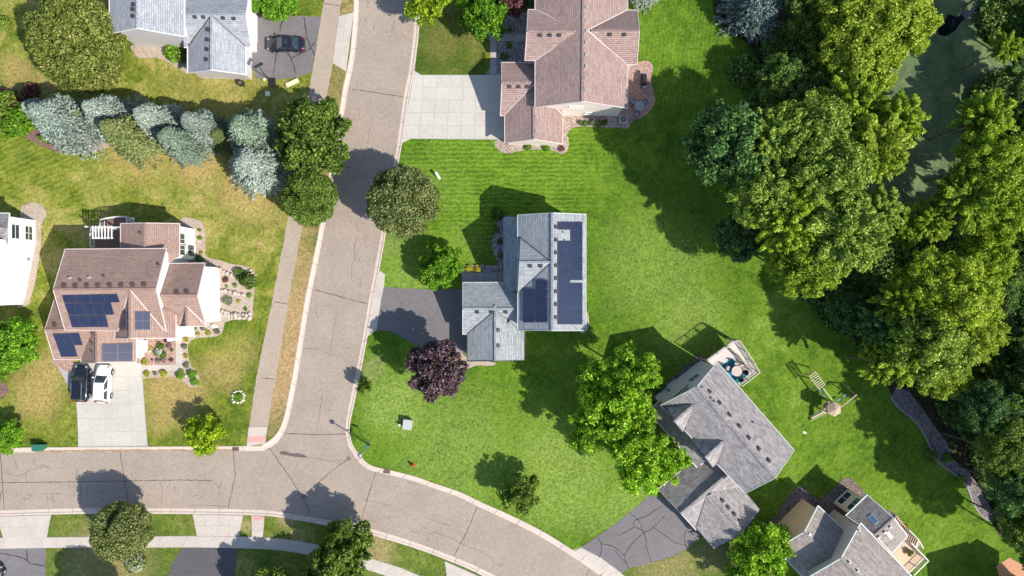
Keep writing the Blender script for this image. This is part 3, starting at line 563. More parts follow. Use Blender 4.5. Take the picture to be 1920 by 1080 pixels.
def disc(px, py, r, z, name, m, label, cat):
    o = thing(name, W(px, py, 0), label, cat); c = W(px, py, z); MB().cyl((c.x, c.y, .021), r, z-.021, 28).obj('frame', M['grey'], o); MB().cyl((c.x, c.y, z), r*.78, .008, 28).obj('cover', M[m], o)
    rb = MB()
    for k in range(5): rb.box((c.x, c.y+(k-2)*r*.26, z+.012), (r*1.1, .03, .014))
    rb.obj('grip', M['rust'], o)
disc(569, 931, .46, .034, 'manhole', 'rust', 'round iron manhole cover mid junction where four sealed cracks meet', 'manhole')
disc(654, 860, .34, .034, 'manhole', 'rust', 'small round iron cover by the corner kerb below the street lamp', 'manhole')
for (px, py, a, lb) in ((442.5, 841.5, 0, 'rusty storm drain grate in the north gutter beside the yellow green tree'), (628.5, 980.5, -.2, 'dark red storm drain grate in the kerb shaded by the street tree'), (726, 883.5, -.13, 'green stained storm drain inlet in the corner lawn kerb')):
    o = thing('storm_drain', W(px, py, 0), lb, 'drain', 'storm drains set in the kerbs'); c = W(px, py, 0); f = MB().box((c.x, c.y, .075), (.82, .52, .14), a).obj('frame', M['rust'], o)
    for k in range(5): MB().box((c.x+math.cos(a)*(k-2)*.13, c.y+math.sin(a)*(k-2)*.13, .15), (.045, .42, .02), a).obj('bar', M['black'], f)
# ------------------------------------------------------------------ houses
class Gable:
    """one roofed block; eave corners and ridge ends measured in the photo at their own heights.
    E = [L0, L1, R1, R0] corners (L side start, L side end, R side end, R side start), R = [ridge start, ridge end]"""
    def __init__(s, h, E, R, ze, zr, sh, wall, trim='trim_grey', inset=.38, walls=True, closed=(1, 1), z0=.0, ov=(1, 1), th=.14, cap=True):
        s.h = h; e = [W(x, y, ze) for x, y in E]; r = [W(x, y, zr) for x, y in R]; s.L = [e[0], e[1], r[1], r[0]]; s.R = [e[2], e[3], r[0], r[1]]
        rf = MB(); s.planes = []
        for q in (s.L, s.R):
            n = (q[1]-q[0]).cross(q[3]-q[0]).normalized()
            if n.z < 0: q = q[::-1]; n = -n
            u = (s.L[1]-s.L[0]).normalized() if q[0] in s.L else (s.R[1]-s.R[0]).normalized(); v = n.cross(u)
            uv = [((p-e[0]).dot(u), (p-e[0]).dot(v)) for p in q]
            rf.face(q, uv, 0); low = [p-Vector((0, 0, th)) for p in q]; rf.face(low[::-1], None, 1)
            for i in range(4): rf.face([low[i-1], low[i], q[i], q[i-1]], None, 1)
            s.planes.append((q[0].copy(), n, u))
        s.roof = rf.obj('roof', [M[sh], M[trim]], h)
        # drip edges along eaves and rakes
        t = MB()
        def edge(a, b):
            d = (b-a).normalized(); t.bar(a+Vector((0, 0, -.045))-d*.0, b+Vector((0, 0, -.045)), .075, .15)
        edge(s.L[0], s.L[1]); edge(s.R[0], s.R[1])
        if ov[0]: edge(s.L[0], s.L[3]); edge(s.L[3], s.R[1])
        if ov[1]: edge(s.L[1], s.L[2]); edge(s.R[0], s.R[3])
        t.obj('fascia', M[trim], h)
        if cap:
            c = MB(); a, b = r; n = max(2, int((b-a).length/.3)); 
            for k in range(n):
                p, q2 = a.lerp(b, k/n), a.lerp(b, (k+.93)/n); c.bar(p+Vector((0, 0, .012)), q2+Vector((0, 0, .026)), .26, .03)
            o = c.obj('ridge_cap', M[sh], h)
        if walls:
            def co(side, t_, w_):   # t_ along, w_ metres in from the eave
                a = side[0].lerp(side[1], t_); b = side[3].lerp(side[2], t_); L = ((b-a)*Vector((1, 1, 0))).length; f = w_/L
                return a.lerp(b, f)-Vector((0, 0, th+.01)), b-Vector((0, 0, th+.01))
            ln = (r[1]-r[0]).length; t0 = inset/ln if ov[0] else .002; t1 = 1-(inset/ln if ov[1] else .002)
            Rr = [s.R[1], s.R[0], s.R[3], s.R[2]]; mb = MB(); prof = []
            for t_ in (t0, t1):
                l, rl_ = co(s.L, t_, inset); r_, rr_ = co(Rr, t_, inset); prof.append([Vector((l.x, l.y, z0)), l, rl_, r_, Vector((r_.x, r_.y, z0))])
            a, b = prof
            for i in range(4): mb.face([a[i], b[i], b[i+1], a[i+1]])
            mb.face(a[::-1]); mb.face(b); s.wall = mb.obj('wall', M[wall], h); s.prof = prof
    def on(s, px, py, side, off=0.):
        p0, n, u = s.planes[side]; return ray(px, py, p0, n)+n*off
    def vents(s, pts, side, size=.34, m='vent', hgt=.16):
        p0, n, u = s.planes[side]; v = n.cross(u); mtx = Matrix((u, v, n)).transposed(); 
        for px, py in pts:
            c = s.on(px, py, side, hgt/2); o = MB().box(c, (size, size, hgt), ax=mtx).box(c+n*(hgt/2+.015), (size*1.15, size*1.15, .03), ax=mtx).obj('roof_vent', M[m], s.h)
    def pipe(s, pts, side, m='pipe', r=.07, hgt=.35):
        for px, py in pts:
            c = s.on(px, py, side, 0); MB().tube([c-Vector((0, 0, .1)), c+Vector((0, 0, hgt))], r, 8).cyl(c-Vector((0, 0, .03)), r*2.2, .05, 10).obj('vent_pipe', M[m], s.h)
    def solar(s, q, nu, nv, side, name='solar_panel'):
        """q: photo corners tl, tr, br, bl of an array; each module is a part with its own frame"""
        p0, n, u = s.planes[side]; C = [s.on(x, y, side, .13) for x, y in q]
        f = lambda a, b: C[0].lerp(C[1], a).lerp(C[3].lerp(C[2], a), b)
        for i in range(nu):
            for j in range(nv):
                g = .015/((C[1]-C[0]).length/nu); g2 = .015/((C[3]-C[0]).length/nv)
                a, b, c, d = f((i+g)/nu, (j+g2)/nv), f((i+1-g)/nu, (j+g2)/nv), f((i+1-g)/nu, (j+1-g2)/nv), f((i+g)/nu, (j+1-g2)/nv)
                if (b-a).cross(d-a).dot(n) < 0: a, b, c, d = b, a, d, c
                mb = MB(); cc = (a+b+c+d)/4; top = [p+(cc-p).normalized()*.035 for p in (a, b, c, d)]; lo = [p-n*.045 for p in (a, b, c, d)]
                mb.face(top, [(0, 0), (1, 0), (1, 1), (0, 1)], 0)
                for k in range(4): P = (a, b, c, d); mb.face([P[k-1], P[k], top[k], top[k-1]], None, 1); mb.face([lo[k-1], lo[k], P[k], P[k-1]], None, 1)
                mb.obj(name, [M['solar'], M['solarframe']], s.h)
def valley(g, main, ms, zend, m='trim_pink', sides=(0, 1), w_=.1):
    r0, r1 = g.L[3], g.L[2]; p0, n, u = main.planes[ms]; d = r1-r0; P0 = r0+d*((p0-r0).dot(n)/d.dot(n))
    for s_ in sides:
        q0, n2, u2 = g.planes[s_]; v = n.cross(n2)
        if abs(v.z) < 1e-4: continue
        P1 = P0+v*((zend-P0.z)/v.z); MB().bar(P0+Vector((0, 0, .03)), P1+Vector((0, 0, .03)), w_, .05).obj('valley_flashing', M[m], g.h)
def window(h, a, b, t, zc, w_, hgt, vs=1, hs=1, name='window', gm='glass', tm='white', off=.0):
    """window on the wall plane a->b (xy, outward normal to the right of a->b)"""
    a, b = Vector((a[0], a[1], 0)), Vector((b[0], b[1], 0)); d = (b-a).normalized(); n = Vector((d.y, -d.x, 0)); c = a.lerp(b, t)+Vector((0, 0, zc))+n*(.03+off); ax = Matrix((d, n, Vector((0, 0, 1)))).transposed()
    f = MB(); fw = .09
    for sx in (-1, 1): f.box(c+d*sx*(w_/2+fw/2), (fw, .1, hgt+2*fw), ax=ax); 
    for sz in (-1, 1): f.box(c+Vector((0, 0, sz*(hgt/2+fw/2))), (w_, .1, fw), ax=ax)
    for k in range(1, vs+1): f.box(c+d*(k/(vs+1)-.5)*w_, (.05, .08, hgt), ax=ax)
    for k in range(1, hs+1): f.box(c+Vector((0, 0, (k/(hs+1)-.5)*hgt)), (w_, .085, .05), ax=ax)
    o = f.obj(name, M[tm], h); MB().box(c-n*.01, (w_, .03, hgt), ax=ax).obj('pane', M[gm], o)
    MB().box(c+Vector((0, 0, -hgt/2-fw-.03))+n*.03, (w_+.3, .14, .05), ax=ax).obj('sill', M[tm], o); return o
def garage_door(h, a, b, t, w_=4.8, hgt=2.1, m='white'):
    a, b = Vector((a[0], a[1], 0)), Vector((b[0], b[1], 0)); d = (b-a).normalized(); n = Vector((d.y, -d.x, 0)); ax = Matrix((d, n, Vector((0, 0, 1)))).transposed(); c = a.lerp(b, t)+n*.03
    f = MB().box(c+Vector((0, 0, hgt/2+.1)), (w_, .06, hgt), ax=ax); o = f.obj('garage_door', M[m], h)
    for k in range(4): MB().box(c+n*.04+Vector((0, 0, .1+hgt*(k+.5)/4)), (w_-.1, .04, hgt/4-.05), ax=ax).obj('panel', M[m], o)
def skylight(g, px, py, side, w_, l_, m, ang=0):
    p0, n, u = g.planes[side]; v = n.cross(u); mtx = Matrix((u, v, n)).transposed(); c = g.on(px, py, side, .06)
    o = MB().box(c, (w_, l_, .14), ax=mtx).obj('skylight', M['trim_grey'], g.h); MB().box(c+n*.08, (w_-.16, l_-.16, .03), ax=mtx).obj('pane', M[m], o)
def xy(p): return (p.x, p.y)
def wallwin(h, g, i, side, specs, **kw):
    """windows on the long wall of a block: side 0 = L wall, 1 = R wall"""
    a, b = g.prof[0][0 if side == 0 else 4], g.prof[1][0 if side == 0 else 4]
    mid = (g.prof[0][2]+g.prof[1][2])/2; d = (b-a).normalized(); nn = Vector((d.y, -d.x, 0))
    if nn.dot(mid-a) > 0: a, b = b, a
    for t, zc, w_, hh in specs: window(h, xy(a), xy(b), t, zc, w_, hh, **kw)
def endwin(h, g, k, specs, **kw):
    p = g.prof[k]; a, b = p[0], p[4]; o = g.prof[1-k][2]; d = (b-a).normalized(); nn = Vector((d.y, -d.x, 0))
    if nn.dot(o-a) > 0: a, b = b, a
    for t, zc, w_, hh in specs: window(h, xy(a), xy(b), t, zc, w_, hh, **kw)
def enddoor(h, g, k, t=.5, w_=4.8, m='white'):
    p = g.prof[k]; a, b = p[0], p[4]; o = g.prof[1-k][2]; d = (b-a).normalized(); nn = Vector((d.y, -d.x, 0))
    if nn.dot(o-a) > 0: a, b = b, a
    garage_door(h, xy(a), xy(b), t, w_, 2.1, m)

# A: grey house at the top, black car outside its garage
A = thing('house', W(300, 60, 0), 'pale grey sided house with light grey shingles beside the black car driveway', 'house')
a1 = Gable(A, [(205, -190), (205, 63), (346, 69), (346, -190)], [(257, -196), (257, 53)], 5.5, 7.9, 'sh_greyA', 'side_lilac', 'white')
a1.vents([(252, 9), (251, 18), (251, 31)], 0)
a2 = Gable(A, [(345, -36), (471, -36), (471, 89), (345, 89)], [(340, 27), (461, 27)], 2.9, 5.4, 'sh_greyA', 'side_white', 'white', ov=(0, 1))
a2.vents([(366, 31), (382, 31), (419, 33), (439, 34)], 1)
a3 = Gable(A, [(352, 70), (352, 137), (461, 140), (461, 70)], [(396.5, 28), (395.5, 131)], 2.95, 5.35, 'sh_greyA', 'side_lilac', 'white', ov=(0, 1))
a3.vents([(392, 56), (391, 75), (390, 93), (389, 112)], 0)
MB().bar(a3.L[0], a3.L[1], .12, .13).obj('gutter', M['white'], A); valley(a3, a2, 1, 3.0, 'dark')
enddoor(A, a2, 1, .5, 4.9)
wallwin(A, a3, 0, 0, [(.6, 1.6, 1.1, 1.1)]); 
tag(MB().cyl(W(324, 70, 5.3), .02, .01).obj('vent_pipe', M['pipe'], A))
# B: red-brown shingled house, top middle
B = thing('house', W(1080, 100, 0), 'beige house under red brown shingles with round paved patio and concrete driveway', 'house')
b1 = Gable(B, [(1003, -210), (1003, 201), (1177, 203), (1177, -210)], [(1096, -216), (1092, 190)], 5.4, 8.3, 'sh_red', 'side_beige', 'trim_pink')
b1.vents([(1099, 14), (1099, 39), (1099, 58), (1098, 80), (1098, 103), (1098, 124), (1097, 146), (1097, 167)], 1, .3, 'grey', .12)
b2 = Gable(B, [(1070, 18), (990, 18), (984, 113), (1070, 113)], [(1080, 58), (988, 58)], 5.45, 8.0, 'sh_red', 'side_beige', 'trim_pink', ov=(0, 1))
b2.vents([(1013, 65), (1031, 65), (1049, 65)], 1)
b3 = Gable(B, [(1110, 19), (1195, 19), (1194, 121), (1110, 121)], [(1108, 57), (1199, 58)], 5.45, 8.0, 'sh_red', 'side_beige', 'trim_pink', ov=(0, 1))
b3.vents([(1144, 64), (1171, 64)], 1)
b4 = Gable(B, [(1004, 117), (940, 117), (938, 217), (1004, 217)], [(1010, 155), (941, 155)], 2.8, 4.95, 'sh_red', 'side_beige', 'trim_pink', ov=(0, 1))
b4.vents([(956, 162), (973, 162), (989, 162)], 1)
b5 = Gable(B, [(946, 190), (946, 268), (1055, 270), (1055, 204)], [(1001, 172), (1001, 261)], 2.85, 4.85, 'sh_red', 'side_beige', 'trim_pink', ov=(0, 1))
b5.vents([(1005, 220), (1005, 246)], 1, .3, 'grey', .12)
enddoor(B, b4, 1, .55, 4.6); endwin(B, b1, 1, [(.45, 4.3, 1.5, .5), (.62, 1.5, .6, .5), (.3, 1.5, .6, .9)], hs=0); endwin(B, b3, 1, [(.3, 1.4, 1.3, 1.8), (.7, 1.4, 1.3, 1.8), (.5, 4.3, 1.5, 1.2)])
valley(b2, b1, 0, 5.5); valley(b3, b1, 1, 5.5); valley(b5, b4, 1, 2.9)
# C: solar house in the middle
Cc = thing('house', W(1035, 510, 0), 'blue grey shingled house with three columns of solar panels over green lawn', 'house')
c1 = Gable(Cc, [(970.5, 403), (970.5, 619), (1099, 620), (1099, 402)], [(1035.5, 399), (1035.5, 620)], 5.4, 8.2, 'sh_grey', 'side_slate', 'trim_grey')
c1.vents([(1041.6, y) for y in (425.6, 450, 474, 498, 522, 546.6, 570.7, 595)], 1); c1.pipe([(1055, 435), (1058, 450), (1067.5, 526)], 1, 'vent', .05, .25)
c1.solar([(1044.7, 415.8), (1068.2, 415.8), (1068.2, 431), (1044.7, 431)], 1, 1, 1); c1.solar([(1044.7, 451.6), (1068.2, 451.6), (1068.2, 608.3), (1044.7, 608.3)], 1, 10, 1)
c1.solar([(1069, 415.8), (1091, 415.8), (1091, 525.5), (1069, 525.5)], 1, 7, 1); c1.solar([(1069, 530.4), (1091, 530.4), (1091, 608.3), (1069, 608.3)], 1, 5, 1)
c1.solar([(981.5, 541), (1003.8, 541), (1003.8, 604.6), (981.5, 604.6)], 1, 4, 0); c1.solar([(1004.7, 525), (1028, 525), (1028, 604.6), (1004.7, 604.6)], 1, 5, 0)
c2 = Gable(Cc, [(1020, 443), (975, 443), (970, 548), (1020, 548)], [(1036, 491.5), (973, 492)], 5.5, 8.12, 'sh_grey', 'side_slate', 'dark', ov=(0, 1))
c2.vents([(994.3, 497.4), (1013.5, 497.4)], 1)
c3 = Gable(Cc, [(972, 529), (867.5, 529.5), (867.5, 627), (972, 627)], [(974, 579), (867.5, 579)], 2.75, 4.9, 'sh_grey', 'side_slate', 'trim_grey', ov=(0, 1))
c3.vents([(895, 584), (921.6, 584), (948.5, 584)], 1)
c4 = Gable(Cc, [(876, 610), (876, 677), (983.6, 675.5), (983.6, 610)], [(928.6, 573), (928.6, 677)], 2.8, 4.8, 'sh_grey', 'side_slate', 'dark', ov=(0, 1))
c4.vents([(933.5, 619), (933.5, 648)], 1)
p = [W(944, 407, 2.75), W(944, 545, 2.75), W(974, 545, 4.3), W(974, 407, 4.3)]
r_ = MB(); r_.face(p, [(q.y, q.x) for q in p]); lo = [q-Vector((0, 0, .14)) for q in p]; r_.face(lo[::-1], None, 1)
for i in range(4): r_.face([lo[i-1], lo[i], p[i], p[i-1]], None, 1)
r_.obj('porch_roof', [M['sh_grey'], M['trim_grey']], Cc)
MB().prism([xy(W(949, 411)), xy(W(949, 540)), xy(W(980, 540)), xy(W(980, 411))], 0, 2.9).obj('porch_wall', M['side_slate'], Cc)
enddoor(Cc, c3, 1, .5, 4.8); endwin(Cc, c1, 0, [(.3, 1.5, 1.2, 1.3), (.7, 4.1, 1.2, 1.2)]); wallwin(Cc, c1, 0, 1, [(.2, 1.5, 1.5, 1.4), (.5, 1.3, 1.8, 2.), (.8, 4.1, 1.3, 1.2), (.3, 4.1, 1.3, 1.2)])
valley(c2, c1, 0, 5.55, 'dark'); valley(c4, c3, 1, 2.85, 'dark')
# D: left house with solar roof
D = thing('house', W(240, 550, 0), 'white house under warm brown roof with solar arrays and pergola deck', 'house')
d1 = Gable(D, [(122, 467), (312, 465.6), (312, 622), (122, 619)], [(99.5, 543), (292.7, 541.7)], 6.3, 8.4, 'sh_tan', 'side_white', 'trim_pink')
zd = Z(3.086, 60, 370)
d1.vents(zd([(190, 514), (254, 514), (320, 513), (384, 512), (453, 511), (518, 510), (585, 509), (651, 508)]), 0, .36, 'vent_b'); d1.vents(zd([(732, 390), (417, 458), (281, 482)]), 0, .22, 'vent_b'); d1.pipe(zd([(220, 468), (333, 465)]), 0, 'pipe', .08, .3)
d1.solar(zd([(175, 562), (495, 557), (512, 605), (190, 608)]), 4, 1, 1); d1.solar(zd([(190, 610), (460, 607), (478, 677), (215, 680)]), 5, 1, 1); d1.solar(zd([(215, 682), (430, 680), (447, 748), (235, 750)]), 4, 1, 1)
d2 = Gable(D, [(102, 561), (186, 561), (186, 674), (101.5, 674)], [(84, 618), (186, 618)], 2.5, 4.5, 'sh_tan', 'side_white', 'trim_pink', ov=(1, 0))
d2.solar(zd([(122, 787), (275, 783), (297, 852), (148, 853)]), 3, 1, 1); d2.solar(zd([(148, 855), (248, 854), (268, 918), (172, 920)]), 2, 1, 1); d2.vents(zd([(133, 741)]), 0, .36, 'vent_b')
d3 = Gable(D, [(152, 608), (152, 680), (256, 679), (256, 608)], [(181, 600), (180.5, 680)], 2.55, 5.1, 'sh_tan', 'side_white', 'trim_pink', ov=(0, 1))
d3.vents(zd([(353, 790), (353, 847), (352, 897)]), 0, .22, 'vent_b'); d3.solar(zd([(403, 848), (582, 842), (582, 948), (403, 950)]), 2, 2, 1)
d4 = Gable(D, [(216, 590), (216, 634), (330, 634), (330, 590)], [(243, 545), (243.7, 634)], 5.7, 8.38, 'sh_tan', 'side_white', 'trim_pink', ov=(0, 1))
d4.solar(zd([(594, 660), (684, 660), (684, 767), (594, 767)]), 2, 2, 1)
d4.solar([(226, 583), (239, 583), (239, 619), (226, 619)], 1, 2, 0)
d5 = Gable(D, [(226, 500), (226, 419), (336.5, 419), (336.5, 480)], [(271, 520), (271.5, 418)], 4.8, 5.9, 'sh_tan', 'side_white', 'trim_pink', ov=(0, 1))
d5.vents(zd([(630, 206)]), 0, .26, 'vent_b')
d6 = Gable(D, [(320, 494), (384, 493), (387, 611), (320, 611)], [(300, 554), (370, 554)], 4.9, 7.1, 'sh_tan', 'side_white', 'trim_pink', ov=(0, 1))
d6.vents(zd([(840, 552), (899, 550)]), 0, .36, 'vent_b')
d7 = Gable(D, [(337, 605), (337, 611.6), (386, 611.6), (386, 605)], [(349.5, 575), (349.5, 611.6)], 4.98, 6.35, 'sh_tan', 'side_white', 'trim_pink', ov=(0, 1), walls=False)
valley(d4, d1, 1, 6.35); valley(d7, d6, 1, 5.)
wallwin(D, d5, 0, 1, [(.28, 3.6, 1.3, 1.5), (.28, 1.3, 1.3, 1.7), (.6, 3.6, 1.3, 1.5)], vs=1, hs=0)
enddoor(D, d3, 1, .5, 4.9); wallwin(D, d2, 0, 1, [(.2, 1.4, 1.4, 1.2)])
o = MB().box(W(262.5, 650, 1.2), (.7, 1.5, 2.4)).box(W(262.5, 650, 2.45), (.85, 1.65, .1)).obj('entry_porch', M['side_white'], D)
o = MB().box(W(326, 626, 1.3), (.35, 1.6, 2.6)).obj('column', M['side_white'], D); MB().box(W(345, 622, 1.2), (.2, .2, 2.4)).box(W(352, 622, .25), (1.6, 1.1, .3)).obj('step', M['side_white'], D)
# deck and pergola on the north-west
dk = MB(); q = [W(x, y, 2.2) for x, y in [(176, 430), (228, 424), (228, 464), (176, 464)]]
n_ = 30
for k in range(n_):
    y = q[0].y+(q[3].y-q[0].y)*(k+.5)/n_; dk.box(((q[0].x+q[1].x)/2, y, 2.2), (q[1].x-q[0].x, abs(q[3].y-q[0].y)/n_-.012, .05))
deckD = dk.obj('deck_board', M['deck_brown'], D); deckD['kind'] = 'stuff'
dk2 = MB().prism([xy(W(x, y, 2.2)) for x, y in smooth([(196, 430), (195, 420), (200, 412), (218, 409), (244, 408.5), (244, 424), (228, 424), (212, 430)], 3, True)], 2.1, 2.22).obj('deck_landing', M['deck_brown'], D)
def railing(h, pts, z, hgt=1., m='white', step=.13, post=1.6, th=.05):
    P = [W(x, y, z) for x, y in pts]; r = MB(); pb = MB(); bl = MB(); lo_ = MB()
    for a, b in zip(P, P[1:]):
        L = (b-a).length; r.bar(a+Vector((0, 0, hgt)), b+Vector((0, 0, hgt)), th*1.6, th); lo_.bar(a+Vector((0, 0, .12)), b+Vector((0, 0, .12)), th, th)
        for k in range(int(L/post)+1): c = a.lerp(b, k*post/L); pb.box(c+Vector((0, 0, hgt/2)), (.09, .09, hgt+.05))
        for k in range(int(L/step)): c = a.lerp(b, (k+.5)*step/L); bl.box(c+Vector((0, 0, hgt/2)), (.022, .022, hgt-.15))
    o = r.obj('railing', M[m], h); pb.obj('post', M[m], o); lo_.obj('lower_rail', M[m], o); x = bl.obj('baluster', M[m], o); x['kind'] = 'stuff'
railing(D, smooth([(197, 413), (212, 409.5), (226, 408), (244, 408.3), (245, 424)], 3), 2.2, .95); railing(D, [(178, 463), (178, 431), (196, 429), (197, 415)], 2.2, .95)
st = MB()
for k in range(6): st.box(W(248.5, 409.5+k*1.9, 2.15-k*.28), (.5, .22, .05))
st.obj('stairs', M['white'], D)
for (x, y) in ((175, 427), (222, 427)): 
    for yy in (0,): MB().box(W(x, y, 1.6), (.16, .16, 3.2)).obj('deck_post', M['white'], D)
pg = thing('pergola', W(195, 432, 2.2), 'white slatted pergola above the deck of the brown roofed house', 'pergola')
MB().bar(W(171, 426.5, 4.6), W(226, 426, 4.6), .09, .22).obj('beam', M['white'], pg); MB().bar(W(175, 446, 4.6), W(212, 446, 4.6), .07, .18).obj('beam', M['white'], pg)
for k, x in enumerate((174, 179.5, 185, 191, 197, 203, 209.5)): MB().bar(W(x, 423.5, 4.75), W(x, 448, 4.75), .06, .18).obj('slat', M['white'], pg)
for x, y in ((175, 427.5), (205, 427.5), (176, 446)): p_ = W(x, y, 4.6); MB().box((p_.x, p_.y, 3.4), (.12, .12, 2.4)).obj('post', M['white'], pg)
# F: white house at the far left
F = thing('house', W(0, 480, 0), 'tall white sided house with grey roof at the west edge', 'house')
f1 = Gable(F, [(-150, 399), (17.5, 399.5), (17.5, 458), (-150, 458)], [(-150, 428), (15, 428)], 4.9, 5.9, 'sh_mix', 'side_white', 'white')
pw = [W(68, 455), W(50, 551), W(43, 571), W(-150, 571), W(-150, 455)]
MB().prism([xy(q_) for q_ in pw], 0, 6.4).obj('wall', M['side_white'], F)
f2 = Gable(F, [(-170, 452), (-3, 452), (-25, 585), (-170, 585)], [(-190, 520), (-38, 520)], 6.4, 9.0, 'sh_mix', 'side_white', 'white', walls=False)
a_, b_ = f1.prof[1][4], f1.prof[1][0]
for zc in (3.6, 1.35): endwin(F, f1, 1, [(.42, zc, 1.6, 1.25)], vs=0 if zc > 2 else 1)
MB().box(W(54, 487.5, 1.2), (.2, .2, .25)).obj('wall_lamp', M['grey'], F)
# E: angled taupe-grey house, lower right
E_ = thing('house', W(1360, 800, 0), 'angled grey taupe shingled house with deck table and two small front gables', 'house')
z7 = Z(3.6, 1080, 600); z8 = Z(4.319, 1080, 830)
e1 = Gable(E_, [(1238, 760), (1397, 925), (1489, 844), (1345, 679)], [(1306.4, 725), (1453, 896.5)], 6.9, 9.5, 'sh_mix', 'side_blue', 'trim_grey')
e1.vents(z7([(898, 485), (965, 560), (1032, 640), (1098, 716), (1163, 795), (1230, 870), (1297, 948)]), 1); e1.pipe(z7([(848, 452), (908, 524), (930, 548), (1192, 690)]), 1, 'vent', .08, .3)
e2 = Gable(E_, [(1246, 760), (1290, 722), (1310, 780), (1279.5, 810)], [(1264, 790.5), (1299, 760)], 6.95, 8.7, 'sh_mix', 'side_blue', 'dark', ov=(1, 0), inset=.25)
e3 = Gable(E_, [(1295, 826), (1340, 788), (1365, 852), (1336.5, 877)], [(1322.5, 858), (1356, 828)], 6.95, 8.7, 'sh_mix', 'side_blue', 'dark', ov=(1, 0), inset=.25)
p = [W(1215, 771, 3.4), W(1307, 877, 3.4), W(1336, 852, 5.), W(1238, 750, 5.)]; r_ = MB(); uu = (p[1]-p[0]).normalized(); vv = uu.cross((p[3]-p[0])).cross(uu).normalized()
r_.face(p if (p[1]-p[0]).cross(p[3]-p[0]).z > 0 else p[::-1], [((q-p[0]).dot(uu), (q-p[0]).dot(vv)) for q in (p if (p[1]-p[0]).cross(p[3]-p[0]).z > 0 else p[::-1])]); lo = [q-Vector((0, 0, .14)) for q in p]; r_.face(lo, None, 1)
for i in range(4): r_.face([lo[i-1], lo[i], p[i], p[i-1]], None, 1)
r_.obj('porch_roof', [M['sh_mix'], M['trim_pink']], E_); MB().bar(p[0], p[1], .12, .12).bar(p[0], p[3], .12, .12).obj('gutter', M['trim_pink'], E_)
MB().prism([xy(W(*q)) for q in ((1224, 771), (1300, 860), (1318, 846), (1240, 757))], 0, 3.35).obj('porch_wall', M['side_blue'], E_)
e4 = Gable(E_, [(1372, 806), (1233.5, 917), (1304.5, 993.5), (1420, 890)], [(1395, 862), (1277, 963)], 2.7, 5.0, 'sh_mix', 'side_blue', 'trim_pink', ov=(0, 1))
e5 = Gable(E_, [(1270, 948), (1339, 1029.5), (1425, 955.5), (1365, 884)], [(1331, 927.5), (1393, 1001)], 2.9, 4.9, 'sh_mix', 'side_blue', 'dark', ov=(0, 1))
e5.vents(z8([(1183, 470), (1229, 525), (1277, 580), (1325, 637)]), 1)
valley(e2, e1, 0, 6.98, 'dark'); valley(e3, e1, 0, 6.98, 'dark'); valley(e5, e4, 1, 2.95, 'dark', (0,))
enddoor(E_, e4, 1, .5, 4.9); endwin(E_, e1, 0, [(.35, 4.9, 1.2, 1.3), (.7, 2.2, 1.3, 1.5)], tm='trim_grey'); wallwin(E_, e1, 0, 1, [(.3, 2., 1.8, 2.), (.5, 5., 1.5, 1.3), (.75, 5., 1.5, 1.3), (.8, 2., 1.4, 1.4)])
zk = Z(9, 1320, 620)
dkp = [W(x, y, 2.8) for x, y in zk([(40, 500), (500, 160), (560, 160), (800, 520), (900, 690), (600, 920), (250, 640)])]
ax_ = (W(1489, 844)-W(1345, 679)).normalized()
def boards(poly, z, m, h, ang, wd=.145):
    """deck boards clipped to a convex-ish outline"""
    c, s_ = math.cos(-ang), math.sin(-ang); R = [(x*c-y*s_, x*s_+y*c) for x, y in poly]; y0, y1 = min(p[1] for p in R), max(p[1] for p in R); mb = MB(); y = y0+.01
    while y < y1-.02:
        ym = y+wd/2; xs = []
        for i in range(len(R)):
            a, b = R[i-1], R[i]
            if (a[1]-ym)*(b[1]-ym) < 0: xs.append(a[0]+(b[0]-a[0])*(ym-a[1])/(b[1]-a[1]))
        xs.sort()
        for k in range(0, len(xs)-1, 2):
            cx, L = (xs[k]+xs[k+1])/2, xs[k+1]-xs[k]; mb.box((cx*math.cos(ang)-ym*math.sin(ang), cx*math.sin(ang)+ym*math.cos(ang), z), (L, wd-.014, .045), ang)
        y += wd
    o = mb.obj('deck_board', M[m], h); o['kind'] = 'stuff'; return o
boards([xy(q) for q in dkp], 2.8, 'deck_pale', E_, math.atan2(ax_.y, ax_.x))
fr = MB()
for i in range(len(dkp)): fr.bar(dkp[i-1]-Vector((0, 0, .16)), dkp[i]-Vector((0, 0, .16)), .1, .28)
for q in dkp: fr.box((q.x, q.y, 1.35), (.16, .16, 2.7))
fr.obj('deck_frame', M['wood'], E_)
railing(E_, zk([(40, 500), (505, 160), (565, 165), (800, 520), (895, 688)]), 2.8, 1., 'deck_pale', .14, 1.5); railing(E_, zk([(410, 290), (560, 420), (820, 715)]), 2.8, 1., 'wood', .14, 1.5); railing(E_, zk([(895, 690), (600, 918)]), 2.8, 1., 'deck_pale', .14, 1.5)
rug = tag(MB().prism([xy(W(x, y, 2.84)) for x, y in zk([(480, 460), (730, 760), (560, 900), (290, 590)])], 2.835, 2.85).obj('rug', M['teal'], None, org=W(1378, 696, 2.8)), 'teal rug under the round table on the pale deck', 'rug')
tb = thing('table', W(1382, 697, 2.85), 'round cream table with chairs on the teal rug', 'table'); c = W(1381.8, 696, 3.6); MB().cyl((c.x, c.y, 3.56), .62, .04, 32).obj('table_top', M['cream'], tb); MB().cyl((c.x, c.y, 2.86), .05, .7, 10).cyl((c.x, c.y, 2.86), .3, .04, 20).obj('pedestal', M['black'], tb)
